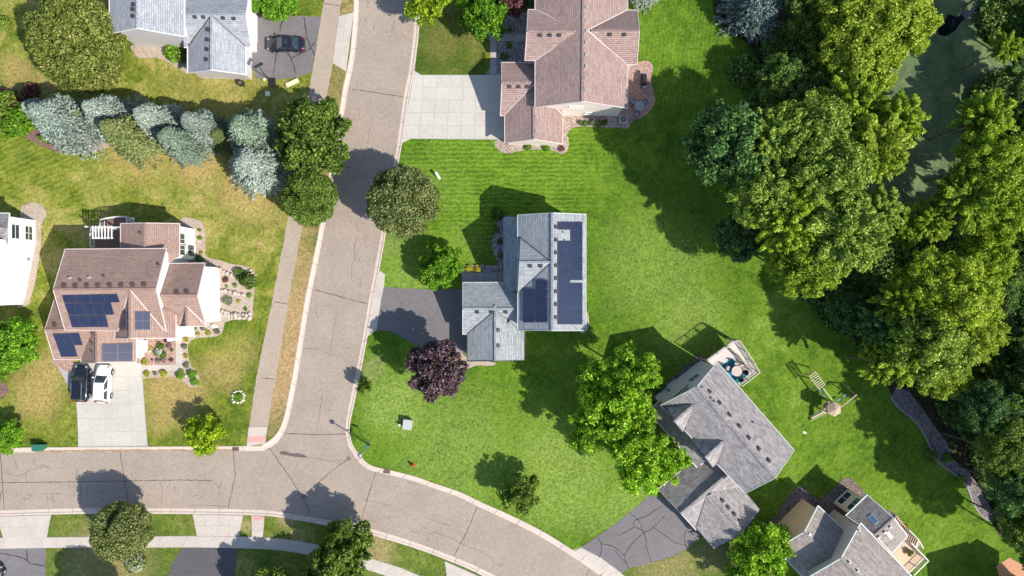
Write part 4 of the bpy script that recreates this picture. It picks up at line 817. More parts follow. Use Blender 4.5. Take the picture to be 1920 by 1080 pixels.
def chair(x, y, z, ang, label, group, m='cream', cloth=True):
    o = thing('chair', (x, y, z), label, 'chair', group); R = Matrix.Rotation(ang, 3, 'Z'); P = lambda a, b, c_: Vector((x, y, z))+R@Vector((a, b, c_))
    MB().box(P(0, 0, .43), (.5, .5, .09), ang).obj('seat', M[m], o); MB().box(P(-.24, 0, .72), (.07, .5, .55), ang).obj('backrest', M[m], o)
    MB().box(P(0, .27, .6), (.48, .05, .05), ang).obj('armrest', M['black'], o); MB().box(P(0, -.27, .6), (.48, .05, .05), ang).obj('armrest', M['black'], o)
    for a in (-.22, .22):
        for b in (-.25, .25): MB().bar(P(a, b, 0), P(a, b, .6 if abs(b) > .2 else .4), .035, .035).obj('leg', M['black'], o)
for i, (x, y, l, mm) in enumerate(zk([(550, 580), (645, 585), (410, 640), (680, 700), (605, 800)]) and [(*p_, l, mm) for p_, l, mm in zip(zk([(545, 575), (655, 590), (405, 635), (690, 705), (615, 815)]),
        ['cream deck chair on the house ridge side of the round table', 'cream deck chair against the inner deck rail', 'cream deck chair half under the roof eave', 'black deck chair facing the deck stairs side', 'black deck chair nearest the lower corner of the deck'], ['cream', 'cream', 'cream', 'black', 'black'])]):
    q = W(x, y, 3.3); chair(q.x, q.y, 2.85, math.atan2(c.y-q.y, c.x-q.x), l, 'chairs round the deck table', mm)
# G: tan house, bottom right
Gh = thing('house', W(1600, 1030, 0), 'tan stucco house with skylights and small tan deck near lower edge', 'house')
g1 = Gable(Gh, [(1516, 1082), (1662, 1240), (1776, 1150), (1614, 980.5)], [(1577, 1047), (1745, 1228)], 6.6, 8.9, 'sh_taupe', 'side_taupe', 'white')
g1.pipe([(1591, 1053), (1607, 1069), (1609, 993)], 1, 'boxgrey', .12, .4)
g2 = Gable(Gh, [(1454, 1029), (1520, 1098), (1602, 1012), (1534, 948)], [(1508, 998), (1574, 1062)], 4.6, 6.6, 'sh_taupe', 'side_tan', 'white', ov=(1, 0))
g2.vents([(1517, 1003)], 1, .25, 'white'); 
g3 = Gable(Gh, z9([(685, 395), (835, 250), (1115, 535), (1005, 655)]), z9([(888, 530), (1020, 412)]), 4.6, 6.2, 'sh_taupe', 'side_tan', 'white', ov=(1, 1))

def gsky(g, q, side, m):
    p0, n, u = g.planes[side]; P = [g.on(x, y, side, .1) for x, y in q]
    if (P[1]-P[0]).cross(P[3]-P[0]).dot(n) < 0: P = P[::-1]
    cc = sum(P, Vector())/4; f = MB(); inn = [p.lerp(cc, .18)+n*.01 for p in P]
    for i in range(4): f.face([P[i-1], P[i], inn[i], inn[i-1]]); f.face([P[i-1]-n*.15, P[i]-n*.15, P[i], P[i-1]])
    o = f.obj('skylight', M['boxgrey'], g.h); MB().face([p-n*.005 for p in inn]).obj('pane', M[m], o)
gsky(g3, z9([(838, 405), (866, 383), (916, 435), (888, 460)]), 0, 'skyl'); gsky(g3, z9([(957, 512), (978, 498), (1014, 540), (992, 560)]), 1, 'skyl2')
g3.vents(z9([(990, 470), (953, 506), (912, 540)]), 1, .28, 'boxgrey')
wallwin(Gh, g3, 0, 0, [(.5, 3.55, 1.75, 1.3), (.5, 1.15, 1.75, 1.3)], vs=1, hs=0)
gd = [W(x, y, 2.2) for x, y in z9([(1010, 660), (1110, 565), (1225, 685), (1125, 785)])]
ax2 = (gd[1]-gd[0]).normalized(); boards([xy(q) for q in gd], 2.2, 'deck_tan', Gh, math.atan2(ax2.y, ax2.x))
fr = MB()
for i in range(4): fr.bar(gd[i-1]-Vector((0, 0, .16)), gd[i]-Vector((0, 0, .16)), .1, .28); fr.box((gd[i].x, gd[i].y, 1.05), (.16, .16, 2.1))
fr.obj('deck_frame', M['white'], Gh)
railing(Gh, z9([(1110, 565), (1225, 685), (1125, 785)]), 2.2, 1., 'white', .14, 1.4)
sw_ = MB(); a_ = z9([(1030, 425), (1110, 520), (1195, 600)])
for i in range(2):
    for k in range(7):
        p_ = W(a_[i][0]+(a_[i+1][0]-a_[i][0])*k/7, a_[i][1]+(a_[i+1][1]-a_[i][1])*k/7, .4+.25*(k+7*i)/2); sw_.box(p_, (.3, 1., .05), math.atan2(-1, 1)*.5)
sw_.obj('stairs', M['deck_tan'], Gh); railing(Gh, z9([(1100, 480), (1165, 545), (1197, 605)]), 1.2, .8, 'white', .16, 1.2)
for px, py, r_ in ((1707, 1037, 7),):
    q = W(px, py, 2.6); o = thing('planter', (q.x, q.y, 2.25), 'potted green bush on the small tan deck', 'planter'); MB().cyl((q.x, q.y, 2.23), .22, .35, 14, r2=.3).obj('pot', M['orange'], o); PLANT = (o, (q.x, q.y, 2.55))
# K: corner of another house with a cedar deck, bottom right corner
K = thing('house', W(1900, 1080, 0), 'orange cedar deck and grey roof corner of a house in the lower corner', 'house')
k1 = Gable(K, [(1875, 1195), (1995, 1330), (2075, 1235), (1950, 1097)], [(1918, 1152), (2043, 1293)], 5.6, 7.5, 'sh_taupe', 'side_taupe', 'white')
kd = [W(x, y, 2.6) for x, y in [(1868, 1062), (1892, 1045), (1935, 1070), (1935, 1110), (1880, 1100)]]
boards([xy(q) for q in kd], 2.6, 'orange', K, .6)
# ------------------------------------------------------------------ vehicles
def car(px, py, ang, L, Wd, Ht, paintm, label, suv=False, roofglass=False):
    """lofted body, glasshouse with pillars, wheels, lamps; ang = heading in degrees (x to the right)"""
    c = W(px, py, .9); o = thing('parked_car', (c.x, c.y, ZL+.02), label, 'car', 'cars parked on the driveways'); R = Matrix.Rotation(math.radians(ang), 3, 'Z'); b0 = Vector((c.x, c.y, ZL+.025))
    T = lambda x, y, z: b0+R@Vector((x, y, z))
    sh = .98 if suv else .9; st = [(0, .74, .45, .78), (.02, .86, .3, .86), (.08, .95, .22, sh), (.25, 1, .2, sh+.02), (.5, 1, .2, sh+.01), (.68, .99, .2, sh), (.84, .95, .22, sh-.1), (.95, .85, .25, sh-.2), (.985, .72, .3, sh-.28), (1, .58, .4, sh-.36)]
    mb = MB(); rings = []
    for t, w_, zb, zt in st:
        x = (t-.5)*L; h = w_*Wd/2; rings.append([T(x, -h*.92, zb), T(x, -h, zb+(zt-zb)*.35), T(x, -h*.985, zb+(zt-zb)*.75), T(x, -h*.9, zt-.02), T(x, -h*.5, zt+.02), T(x, 0, zt+.035), T(x, h*.5, zt+.02), T(x, h*.9, zt-.02), T(x, h*.985, zb+(zt-zb)*.75), T(x, h, zb+(zt-zb)*.35), T(x, h*.92, zb)])
    for a, b in zip(rings, rings[1:]):
        for k in range(11): mb.face([a[k], b[k], b[(k+1) % 11], a[(k+1) % 11]][::-1])
    mb.face(rings[0]); mb.face(rings[-1][::-1]); mb.obj('body', M[paintm], o, smooth=True)
    # glasshouse: base and roof outlines
    xb0, xb1 = (-.47*L, .23*L) if suv else (-.36*L, .22*L); xr0, xr1 = (-.4*L, .05*L) if suv else (-.2*L, .04*L); wb, wr = Wd*.44, Wd*.365; zb = sh-.02; zr = Ht
    B_ = [(xb0, -wb*.93), (xb0, wb*.93), (xb1, wb*.9), (xb1, -wb*.9)]; T_ = [(xr0, -wr*.95), (xr0, wr*.95), (xr1, wr*.93), (xr1, -wr*.93)]
    g = MB(); bb = [T(x, y, zb) for x, y in B_]; tt = [T(x, y, zr-.05) for x, y in T_]
    for k in range(4): g.face([bb[k], bb[(k+1) % 4], tt[(k+1) % 4], tt[k]][::-1])
    top = [T(x*.97+(xr0+xr1)/2*.03, y*.88, zr) for x, y in T_]; mid = T((xr0+xr1)/2, 0, zr+.04)
    for k in range(4): g.face([tt[k], tt[(k+1) % 4], top[(k+1) % 4], top[k]][::-1]); g.face([top[k], top[(k+1) % 4], mid][::-1])
    g.obj('cabin', M[paintm], o, smooth=False)
    def gl(name, q, shr=.1, off=.018):
        cc = sum(q, Vector())/4; n = (q[1]-q[0]).cross(q[3]-q[0]).normalized(); w4 = T(0, 0, .6)
        if (cc-w4).dot(n) < 0: n = -n; q = q[::-1]
        q = [p.lerp(cc, shr)+n*off for p in q]; m_ = MB(); m_.face(q); m_.mesh(q+[p-n*.03 for p in q], [(0, 4, 5, 1), (1, 5, 6, 2), (2, 6, 7, 3), (3, 7, 4, 0)]); m_.obj(name, M['carglass'], o)
    gl('windscreen', [bb[2], bb[3], tt[3], tt[2]]); gl('rear_window', [bb[0], bb[1], tt[1], tt[0]], .13)
    for a, b in ((3, 0), (1, 2)):
        for f0, f1 in ((.05, .46), (.52, .93)): gl('side_window', [bb[a].lerp(bb[b], f0), bb[a].lerp(bb[b], f1), tt[a].lerp(tt[b], f1), tt[a].lerp(tt[b], f0)], .09)
    if roofglass: MB().box(T((xr0+xr1)/2+.15, 0, zr+.03), (.5, .75, .05), math.radians(ang)).obj('sunroof', M['carglass'], o)
    for sx in (-.31, .31):
        for sy in (-1, 1):
            y = sy*(Wd/2-.1); t = MB(); p0, p1 = T(sx*L, y-.11, .33), T(sx*L, y+.13 if sy > 0 else y+.11, .33)
            a, b = T(sx*L, y-.12, .33), T(sx*L, y+.12, .33); w_ = t.tube([a, a.lerp(b, .1), a.lerp(b, .9), b], [.3, .335, .335, .3], 20).obj('wheel', M['tyre'], o)
            e = T(sx*L, y+sy*.122, .33); MB().tube([e, T(sx*L, y+sy*.135, .33)], [.21, .19], 12).obj('rim', M['rim'], w_)
            MB().tube([T(sx*L+math.cos(q)*.38, sy*(Wd/2-.012), .33+math.sin(q)*.38) for q in [math.pi*k/8 for k in range(9)]], .035, 6).obj('wheel_arch', M['black'], o)
    for sy in (-1, 1):
        MB().box(T(L*.455, sy*Wd*.33, sh-.22), (.22, .26, .1), math.radians(ang-sy*18)).obj('headlight', M['lamp_clear'], o); MB().box(T(-L*.478, sy*Wd*.35, sh-.12), (.16, .34, .16), math.radians(ang+sy*14)).obj('taillight', M['lamp_red'], o)
        MB().box(T(L*.17, sy*(Wd/2+.06), sh+.03), (.14, .22, .15), math.radians(ang)).obj('mirror', M[paintm], o); 
        MB().bar(T(-L*.3, sy*Wd*.33, zr-.02), T(L*.03, sy*Wd*.33, zr-.02), .035, .03).obj('roof_rail', M['black' if not suv else 'rim'], o)
    MB().box(T(L*.497, 0, .48), (.06, 1., .2), math.radians(ang)).obj('grille', M['black'], o); MB().box(T(L*.503, 0, .36), (.04, .5, .12), math.radians(ang)).obj('plate', M['white'], o)
    for t in (.02, -.16): 
        for sy in (-1, 1): MB().box(T(t*L, sy*(Wd/2-.005), sh-.17), (.2, .03, .03), math.radians(ang)).obj('door_handle', M['rim'], o)
    return o
car(535, 82, 180, 4.65, 1.84, 1.45, 'car_black', 'black sedan with sunroof parked on the grey asphalt driveway', roofglass=True)
car(151, 719, 88, 4.5, 1.9, 1.62, 'car_navy', 'dark navy hatchback parked beside a white car on pale concrete', suv=True)
car(192, 720, 87, 4.6, 1.9, 1.6, 'car_white', 'white crossover parked on the pale concrete driveway', suv=True)
car(-14, 1094, 80, 4.6, 1.85, 1.5, 'car_black', 'dark car just entering the bottom west corner on grey driveway')

# ------------------------------------------------------------------ street furniture and yard things
b = W(692.6, 833.7, 0); la = thing('street_lamp', b, 'dark pole street lamp on the corner lawn by the junction kerb', 'street lamp')
MB().tube([b, b+Vector((0, 0, 5.2))], [.09, .055], 10).obj('pole', M['grey'], la); MB().cyl((b.x, b.y, .1), .17, .3, 12).obj('base', M['black'], la)
MB().tube([b+Vector((0, 0, 5.1)), b+Vector((0, 0, 5.3))], [.08, .24], 12).tube([b+Vector((0, 0, 5.3)), b+Vector((0, 0, 5.5)), b+Vector((0, 0, 5.62))], [.3, .2, .03], 12).obj('lamp_head', M['grey'], la)
b = W(692.2, 829, 0); sg = thing('street_sign', b, 'crossed green street name blades on a thin post near the corner lamp', 'sign'); MB().tube([b, b+Vector((0, 0, 3.1))], .035, 8).obj('post', M['grey'], sg)
MB().box(b+Vector((0, 0, 2.95)), (.9, .03, .18), .15).obj('sign_blade', M['sign'], sg); MB().box(b+Vector((0, 0, 2.74)), (1.05, .03, .18), 1.5).obj('sign_blade', M['sign'], sg)
b = W(699.5, 819, 0); ss = thing('stop_sign', b, 'grey octagonal sign plate on thin post at the corner lawn kerb', 'sign'); MB().tube([b, b+Vector((0, 0, 3.))], .03, 8).obj('post', M['grey'], ss)
oc = [(math.cos(math.pi/8+k*math.pi/4)*.38, math.sin(math.pi/8+k*math.pi/4)*.38) for k in range(8)]; mb = MB(); cz = b+Vector((0, .03, 2.75)); fr_ = [cz+Vector((x, 0, z)) for x, z in oc]; bk = [p+Vector((0, .02, 0)) for p in fr_]
mb.face(fr_); mb.face(bk[::-1]); [mb.face([fr_[i-1], fr_[i], bk[i], bk[i-1]]) for i in range(8)]; mb.obj('sign_plate', M['grey'], ss)
c = W(765, 795, .4); ub = thing('utility_box', (c.x, c.y, ZL), 'square pale grey utility box alone on the corner lawn', 'utility box'); MB().box((c.x, c.y, .5), (1., 1.1, .8), -.12).obj('cabinet', M['boxgrey'], ub)
MB().box((c.x, c.y, .93), (1.1, 1.2, .07), -.12).obj('lid', M['boxgrey'], ub); MB().box((c.x+.02, c.y-.57, .5), (.06, .04, .2), -.12).obj('handle', M['black'], ub)
c = W(750, 796, .3); o = thing('marker_post', (c.x, c.y, ZL), 'short white marker post beside the grey utility box', 'post'); MB().cyl((c.x, c.y, .1), .1, .55, 12).obj('tube', M['white'], o); MB().cyl((c.x, c.y, .65), .12, .06, 12).obj('cap', M['white'], o)
c = W(773.5, 872, .4); hy = thing('fire_hydrant', (c.x, c.y, ZL), 'red fire hydrant on the corner lawn near the kerb', 'fire hydrant'); MB().cyl((c.x, c.y, .1), .2, .05, 14).cyl((c.x, c.y, .15), .14, .5, 14).obj('barrel', M['red'], hy)
MB().cyl((c.x, c.y, .65), .17, .05, 14).cyl((c.x, c.y, .7), .15, .14, 14, r2=.04).obj('bonnet', M['red'], hy); MB().tube([(c.x-.25, c.y, .5), (c.x+.25, c.y, .5)], .07, 10).obj('outlet', M['red'], hy); MB().tube([(c.x, c.y, .5), (c.x, c.y-.24, .5)], .09, 10).obj('outlet', M['red'], hy)
a, bb_ = W(818, 325, .3), W(823.5, 334, .3); o = thing('pedestal', (a.x, a.y, ZL), 'pale plastic utility pedestal leaning in the striped lawn', 'pedestal'); MB().tube([(bb_.x, bb_.y, .1), (a.x, a.y, .95)], [.17, .15], 12).obj('body', M['ice'], o); MB().tube([(a.x, a.y, .95), (a.x-.03, a.y+.05, 1.03)], [.17, .05], 12).obj('cap', M['white'], o)
for i, (px, lb) in enumerate(((69.5, 'green wheeled bin at the kerb, the western one of two'), (80, 'green wheeled bin at the kerb, nearer the concrete driveway'))):
    c = W(px, 838, .6); o = thing('wheeled_bin', (c.x, c.y, ZL), lb, 'bin', 'green bins at the kerb'); z = .1
    q0 = [(c.x+x*.24, c.y+y*.26, .14) for x, y in ((-1, -1), (1, -1), (1, 1), (-1, 1))]; q1 = [(c.x+x*.3, c.y+y*.36, 1.05) for x, y in ((-1, -1), (1, -1), (1, 1), (-1, 1))]
    MB().mesh(q0+q1, [(3, 2, 1, 0), (0, 1, 5, 4), (1, 2, 6, 5), (2, 3, 7, 6), (3, 0, 4, 7)]).obj('body', M['green_bin'], o); MB().box((c.x, c.y, 1.09), (.66, .8, .07)).box((c.x, c.y-.05, 1.13), (.4, .5, .04)).obj('lid', M['green_bin'], o)
    MB().tube([(c.x-.28, c.y+.42, 1.02), (c.x+.28, c.y+.42, 1.02)], .025, 6).obj('handle', M['black'], o)
    for s_ in (-1, 1): MB().tube([(c.x+s_*.2, c.y+.3, .22), (c.x+s_*.28, c.y+.3, .22)], .12, 12).obj('wheel', M['tyre'], o)
# basketball hoop
c = W(511, 155, .2); o = thing('basketball_hoop', (c.x, c.y, ZL), 'portable basketball hoop on a black base beside the asphalt driveway', 'basketball hoop'); MB().box((c.x, c.y, .25), (.75, 1., .3), .05).obj('base', M['black'], o)
tp = Vector((c.x-.5, c.y+.9, 3.)); MB().tube([(c.x, c.y+.1, .35), (c.x-.25, c.y+.4, 2.4), tp], .06, 8).obj('pole', M['black'], o); MB().box(tp+Vector((-.15, .3, .1)), (1.1, .05, .75), .5).obj('backboard', M['glass'], o)
rc = tp+Vector((-.35, .62, -.15)); MB().tube([rc+Vector((math.cos(t)*.23, math.sin(t)*.23, 0)) for t in [k*math.pi/8 for k in range(17)]], .018, 6, cap=False).obj('rim', M['orange'], o)
c = W(549, 156, .2); o = thing('plank_bench', (c.x, c.y, ZL), 'straw coloured low plank bench on the grass by the driveway', 'bench'); MB().box((c.x, c.y, .38), (1.65, .55, .07), .42).obj('seat', M['straw'], o)
for s_ in (-1, 1): MB().box((c.x+s_*.62, c.y+s_*.28, .22), (.08, .45, .26), .42).obj('leg', M['straw'], o)
c = W(502, 176, .1); tag(MB().box((c.x, c.y, ZL+.06), (.55, .55, .1), .1).box((c.x, c.y, ZL+.12), (.45, .45, .03), .1).obj('utility_cover', M['white'], None, org=(c.x, c.y, ZL)), 'flat white square cover in the grass south of the driveway', 'cover')
c = W(496, 149, .1); tag(MB().cyl((c.x, c.y, ZL), .16, .1, 8).cyl((c.x, c.y, ZL+.1), .1, .05, 8).obj('sprinkler_box', M['white'], None, org=(c.x, c.y, ZL)), 'small white round cap beside the hoop base', 'cap')
for px, py, sz, lb, mm in ((451, 155.5, .55, 'black air conditioner beside the pale grey garage wall', 'black'), (1168.6, 223.5, .85, 'square white rimmed air conditioner by the beige house corner', 'boxgrey')):
    c = W(px, py, .8); o = thing('air_conditioner', (c.x, c.y, ZL), lb, 'air conditioner'); MB().box((c.x, c.y, .55), (sz, sz, .8)).obj('case', M[mm], o); MB().cyl((c.x, c.y, .95), sz*.42, .03, 20).obj('grille', M['black'], o)
    f = MB()
    for k in range(4): f.box((c.x, c.y, .99), (sz*.75, .05, .02), k*math.pi/4)
    f.obj('fan', M['grey'], o)
c = W(1207, 151, .6); o = thing('barbecue', (c.x, c.y, ZL), 'black covered barbecue on the round pink paver patio', 'barbecue'); MB().box((c.x, c.y, .55), (.6, 1.45, .75)).obj('cabinet', M['black'], o)
MB().tube([(c.x, c.y-.55, 1.), (c.x, c.y+.55, 1.)], .3, 14).obj('hood', M['black'], o); MB().box((c.x+.05, c.y-.85, .9), (.55, .3, .04)).box((c.x+.05, c.y+.85, .9), (.55, .3, .04)).obj('side_shelf', M['grey'], o)
c = W(1198, 200, .5); o = thing('patio_table', (c.x, c.y, ZL), 'round dark table in shade on the pink paver patio', 'table'); MB().cyl((c.x, c.y, .78), .6, .04, 24).obj('table_top', M['grey'], o); MB().cyl((c.x, c.y, .12), .05, .66, 8).cyl((c.x, c.y, .12), .3, .04, 16).obj('pedestal', M['black'], o)
for k, (t, lb) in enumerate(((.6, 'dark patio chair at the lawn edge of the round patio table'), (2.5, 'dark patio chair between the patio table and the barbecue'), (4.4, 'dark patio chair at the south side of the patio table'))): chair(c.x+math.cos(t)*1., c.y+math.sin(t)*1., ZL+.02, t+math.pi, lb, 'chairs round the patio table', 'grey')
# play set
def playset():
    c = W(1566, 768, 2.9); g = Vector((c.x, c.y, ZL)); o = thing('play_set', g, 'wooden play set with hexagonal roof, slide and swing beams on the lawn', 'play set')
    ang = [math.radians(30+60*k) for k in range(6)]; rf = MB(); top = Vector((c.x, c.y, 3.1)); R6 = [Vector((c.x+math.cos(a)*.92, c.y+math.sin(a)*.92, 2.6)) for a in ang]
    for i in range(6): rf.face([R6[i-1], R6[i], top]); rf.face([R6[i-1]-Vector((0, 0, .1)), R6[i]-Vector((0, 0, .1)), R6[i], R6[i-1]])
    rf.obj('roof', M['wood'], o)
    for i in (0, 1, 3, 4): MB().box((c.x+math.cos(ang[i])*.75, c.y+math.sin(ang[i])*.75, 1.35), (.11, .11, 2.5)).obj('post', M['wood'], o)
    MB().cyl((c.x, c.y, 1.3), .82, .1, 6).obj('platform', M['wood'], o)
    for i in range(6): MB().bar((c.x+math.cos(ang[i-1])*.78, c.y+math.sin(ang[i-1])*.78, 2.), (c.x+math.cos(ang[i])*.78, c.y+math.sin(ang[i])*.78, 2.), .05, .12).obj('rail', M['wood'], o)
    a, b = W(1549, 770, 1.4), W(1522, 784, .15); MB().bar(a, b, .6, .06).bar(a+Vector((.15, .28, .1)), b+Vector((.15, .28, .1)), .06, .2).bar(a-Vector((.15, .28, -.1)), b-Vector((.15, .28, -.1)), .06, .2).obj('slide', M['straw'], o)
    p, q = W(1562, 753, 2.3), W(1543, 728, 2.3); MB().bar(p, q, .12, .16).obj('beam', M['lime'], o); d = (q-p).normalized(); nn = Vector((-d.y, d.x, 0))
    for s_ in (-1, 1):
        MB().tube([p+d*.1, p+nn*s_*1.1*0+d*.1-Vector((0, 0, 2.2))], .05, 6).obj('leg', M['wood'], o)
        mb = MB(); a = q+nn*s_*.45; mb.bar(a+d*.1, a+d*2.2, .1, .12); mb.obj('ladder_rail', M['wood'], o)
        for t in (.1, 2.2): MB().bar(q+d*t, q+d*t+nn*s_*.9-Vector((0, 0, 2.2)), .1, .1).obj('leg', M['wood'], o)
    for k in range(8): MB().bar(q+nn*.45+d*(.2+k*.27), q-nn*.45+d*(.2+k*.27), .06, .06).obj('rung', M['straw'], o)
    for t in (.5, 1.1):
        s0 = p.lerp(q, t*.6); sl_ = MB()
        for s_ in (-.2, .2): sl_.tube([s0+d*s_, s0+d*s_-Vector((0, 0, 1.7))], .015, 5)
        w_ = sl_.obj('chain', M['grey'], o); MB().box(s0-Vector((0, 0, 1.72)), (.38, .16, .03), math.atan2(d.y, d.x)).obj('swing_seat', M['swing_blue'], o)
    p, q = W(1577, 763, 2.5), W(1606, 740, 2.5); MB().bar(p, q, .12, .16).obj('beam', M['wood'], o); d = (q-p).normalized(); nn = Vector((-d.y, d.x, 0))
    for s_ in (-1, 1): MB().bar(q-d*.1, q+nn*s_*1.2+d*.2-Vector((0, 0, 2.4)), .1, .1).obj('leg', M['wood'], o)
    for t in (.35, .72):
        s0 = p.lerp(q, t); sl_ = MB()
        for s_ in (-.22, .22): sl_.tube([s0+d*s_, s0+d*s_-Vector((0, 0, 1.9))], .015, 5)
        sl_.obj('chain', M['grey'], o); MB().box(s0-Vector((0, 0, 1.92)), (.4, .18, .04), math.atan2(d.y, d.x)).obj('swing_seat', M['swing_blue'], o)
playset()
c = W(1508.5, 811, .1); tag(MB().box((c.x, c.y, ZL+.03), (.4, .22, .05), -.3).box((c.x, c.y, ZL+.06), (.3, .14, .02), -.3).obj('valve_cover', M['white'], None, org=(c.x, c.y, ZL)), 'small white cover in the lawn south of the play set', 'cover')
# garden fountain, stone rings and retaining walls
c = W(299, 659, .3); fo = thing('fountain', (c.x, c.y, .12), 'round pale stone fountain in the green centre of the paved garden', 'fountain')
MB().cyl((c.x, c.y, .12), .28, .3, 20, r2=.2).obj('base', M['stoneW'], fo); MB().tube([(c.x, c.y, .42), (c.x, c.y, .5), (c.x, c.y, .56)], [.2, .38, .42], 24).obj('bowl', M['stoneW'], fo); MB().cyl((c.x, c.y, .56), .33, .012, 24).obj('water', M['grey'], fo); MB().cyl((c.x, c.y, .57), .07, .3, 10, r2=.04).obj('spout', M['stoneW'], fo)
STN = []
for s in range(5):
    rnd = random.Random(s); mb = MB(); rg = []
    for zz, rr in ((0, .85), (.35, 1.), (.75, .8), (.95, .4)):
        rg.append([(math.cos(2*math.pi*k/7)*rr*rnd.uniform(.75, 1.1), math.sin(2*math.pi*k/7)*rr*rnd.uniform(.7, 1.05), zz*rnd.uniform(.9, 1.05)) for k in range(7)])
    for a, b in zip(rg, rg[1:]):
        for k in range(7): mb.face([a[k], a[(k+1) % 7], b[(k+1) % 7], b[k]])
    mb.face(rg[-1]); STN.append(mb.data('stone', mats=[M['stone']]))
def stones(root, pts, step, size, hgt=.35, m=None, rows=1):
    for rr in range(rows):
        for x, y in resample(pts, step):
            s = size*random.uniform(.6, 1.25); p_ = W(x+random.uniform(-1.5, 1.5), y+random.uniform(-1.5, 1.5)+rr*5, .1)
            place(random.choice(STN), 'stone', (p_.x, p_.y, .1), root, random.uniform(0, 6), (s, s*random.uniform(.6, .9), hgt*random.uniform(.7, 1.4)), m)
for pts, lb, rw in ((zd([(1098, 538), (1140, 545), (1180, 553), (1225, 560)]), 'upper row of boulders across the pebble rock garden', 1), (zd([(1085, 650), (1120, 662), (1160, 675), (1210, 680), (1265, 678)]), 'lower double row of boulders edging the rock garden', 2),
                ([(413, 503), (424, 510), (436, 516)], 'short boulder row at the top of the rock garden', 1), ([(470, 508), (478, 518)], 'three boulders at the lawn corner of the rock garden', 1)):
    r = thing('boulder_row', W(*pts[0], .1), lb, 'stones', 'boulder rows in the rock garden'); stones(r, pts, 6.5 if rw > 1 else 8, .33, .4, rows=rw)
r = thing('stone_ring', W(447, 744.5, .1), 'ring of white stones round a green planting in dry lawn', 'stone ring'); stones(r, [(447+math.cos(t)*11.5, 744.5+math.sin(t)*11.5) for t in [k*math.pi/12 for k in range(24)]], 4.6, .2, .2, M['stoneW'])
for i, (px, py, sz, lb) in enumerate(((349.5, 704.5, .27, 'white boulder between the two clumps of bright hostas'), (365.5, 704, .15, 'smaller white stone on the bright hostas'), (358, 716, .24, 'grey white stone at the lower tip of the hostas'), (401, 612, .5, 'long white bench stone beside the house wall'), (280, 659, .2, 'white stone near the entry in the paver garden'), (363, 629, .22, 'white stone beside the front walk'))):
    q = W(px, py, .3); tag(place(STN[i % 5], 'boulder', (q.x, q.y, .12), None, i, (sz, sz*.75, .3), M['stoneW']), lb, 'stone', 'pale stones in the front garden')
c = W(1512, 993, .1)
# ------------------------------------------------------------------ plants
RG = np.random.default_rng(11)
def leafmesh(name, C, Nn, S, mat_, asp=.55, jit=.7, U=None):
    """leaves as small bent four-sided faces at points C (n,3) facing Nn with sizes S; attribute rnd per leaf"""
    n = len(C); nn = Nn+RG.normal(0, jit, (n, 3)); nn /= np.linalg.norm(nn, axis=1)[:, None]+1e-9
    a = RG.normal(0, 1, (n, 3)); u = np.cross(nn, a) if U is None else U+RG.normal(0, .32, (n, 3)); u /= np.linalg.norm(u, axis=1)[:, None]+1e-9; v = np.cross(nn, u); v /= np.linalg.norm(v, axis=1)[:, None]+1e-9
    S = S[:, None]; V = np.stack([C-u*S, C+v*S*asp+nn*S*.12, C+u*S*.95-nn*S*.15, C-v*S*asp+nn*S*.12], 1).reshape(-1, 3)
    me = bpy.data.meshes.new(name); me.vertices.add(4*n); me.vertices.foreach_set('co', V.astype(np.float32).ravel())
    me.loops.add(4*n); me.loops.foreach_set('vertex_index', np.arange(4*n, dtype=np.int32)); me.polygons.add(n); me.polygons.foreach_set('loop_start', np.arange(0, 4*n, 4, dtype=np.int32)); me.polygons.foreach_set('loop_total', np.full(n, 4, dtype=np.int32))
    at = me.attributes.new('rnd', 'FLOAT', 'FACE'); at.data.foreach_set('value', RG.random(n).astype(np.float32)); me.materials.append(mat_); me.update(calc_edges=True); return me
def dirs(n, zmin=-.4):
    d = RG.normal(0, 1, (int(n*2.6), 3)); d /= np.linalg.norm(d, axis=1)[:, None]; d = d[d[:, 2] > zmin]; return d[:n]
def crown(name, R, H, K, n, leaf, lobe=(.3, .5), spread=.72, mat_='lf_maple', zmin=-.35, rough=.12, jit=.6, flat=1., irr=.12, shell=(.8, 1.05), asp=.55):
    """lobed crown centred on z=0: K leaf clumps over an ellipsoid R x R x H/2 (irr: how far clumps stray)"""
    d = dirs(K, zmin); d = d[:K]; rad = np.array([R, R, H/2]); cen = d*rad*(spread+np.clip(RG.normal(0, irr, (len(d), 1)), -2*irr, 1.1*irr)); lr = R*RG.uniform(lobe[0], lobe[1], len(d))
    cen = np.vstack([cen, np.zeros((1, 3))]); lr = np.append(lr, R*.62); w_ = lr**2; w_ /= w_.sum(); idx = RG.choice(len(cen), int(n*1.9), p=w_)
    dd = dirs(len(idx), -.75); idx = idx[:len(dd)]; wob = 1+rough*np.sin(dd[:, 0]*5+idx)*np.cos(dd[:, 1]*6+idx*1.7)
    P = cen[idx]+dd*(lr[idx]*RG.uniform(shell[0], shell[1], len(idx))*wob)[:, None]*np.array([1, 1, flat])
    keep = np.ones(len(P), bool)
    for k in range(len(cen)):
        far = np.linalg.norm((P-cen[k])/np.array([1, 1, flat]), axis=1) < lr[k]*.74; keep &= ~(far & (idx != k))
    P = P[keep][:n]; dd = dd[keep][:n]
    return leafmesh(name, P, dd*np.array([1, 1, 1.1]), leaf*RG.uniform(.6, 1.25, len(P)), M[mat_], asp, jit)
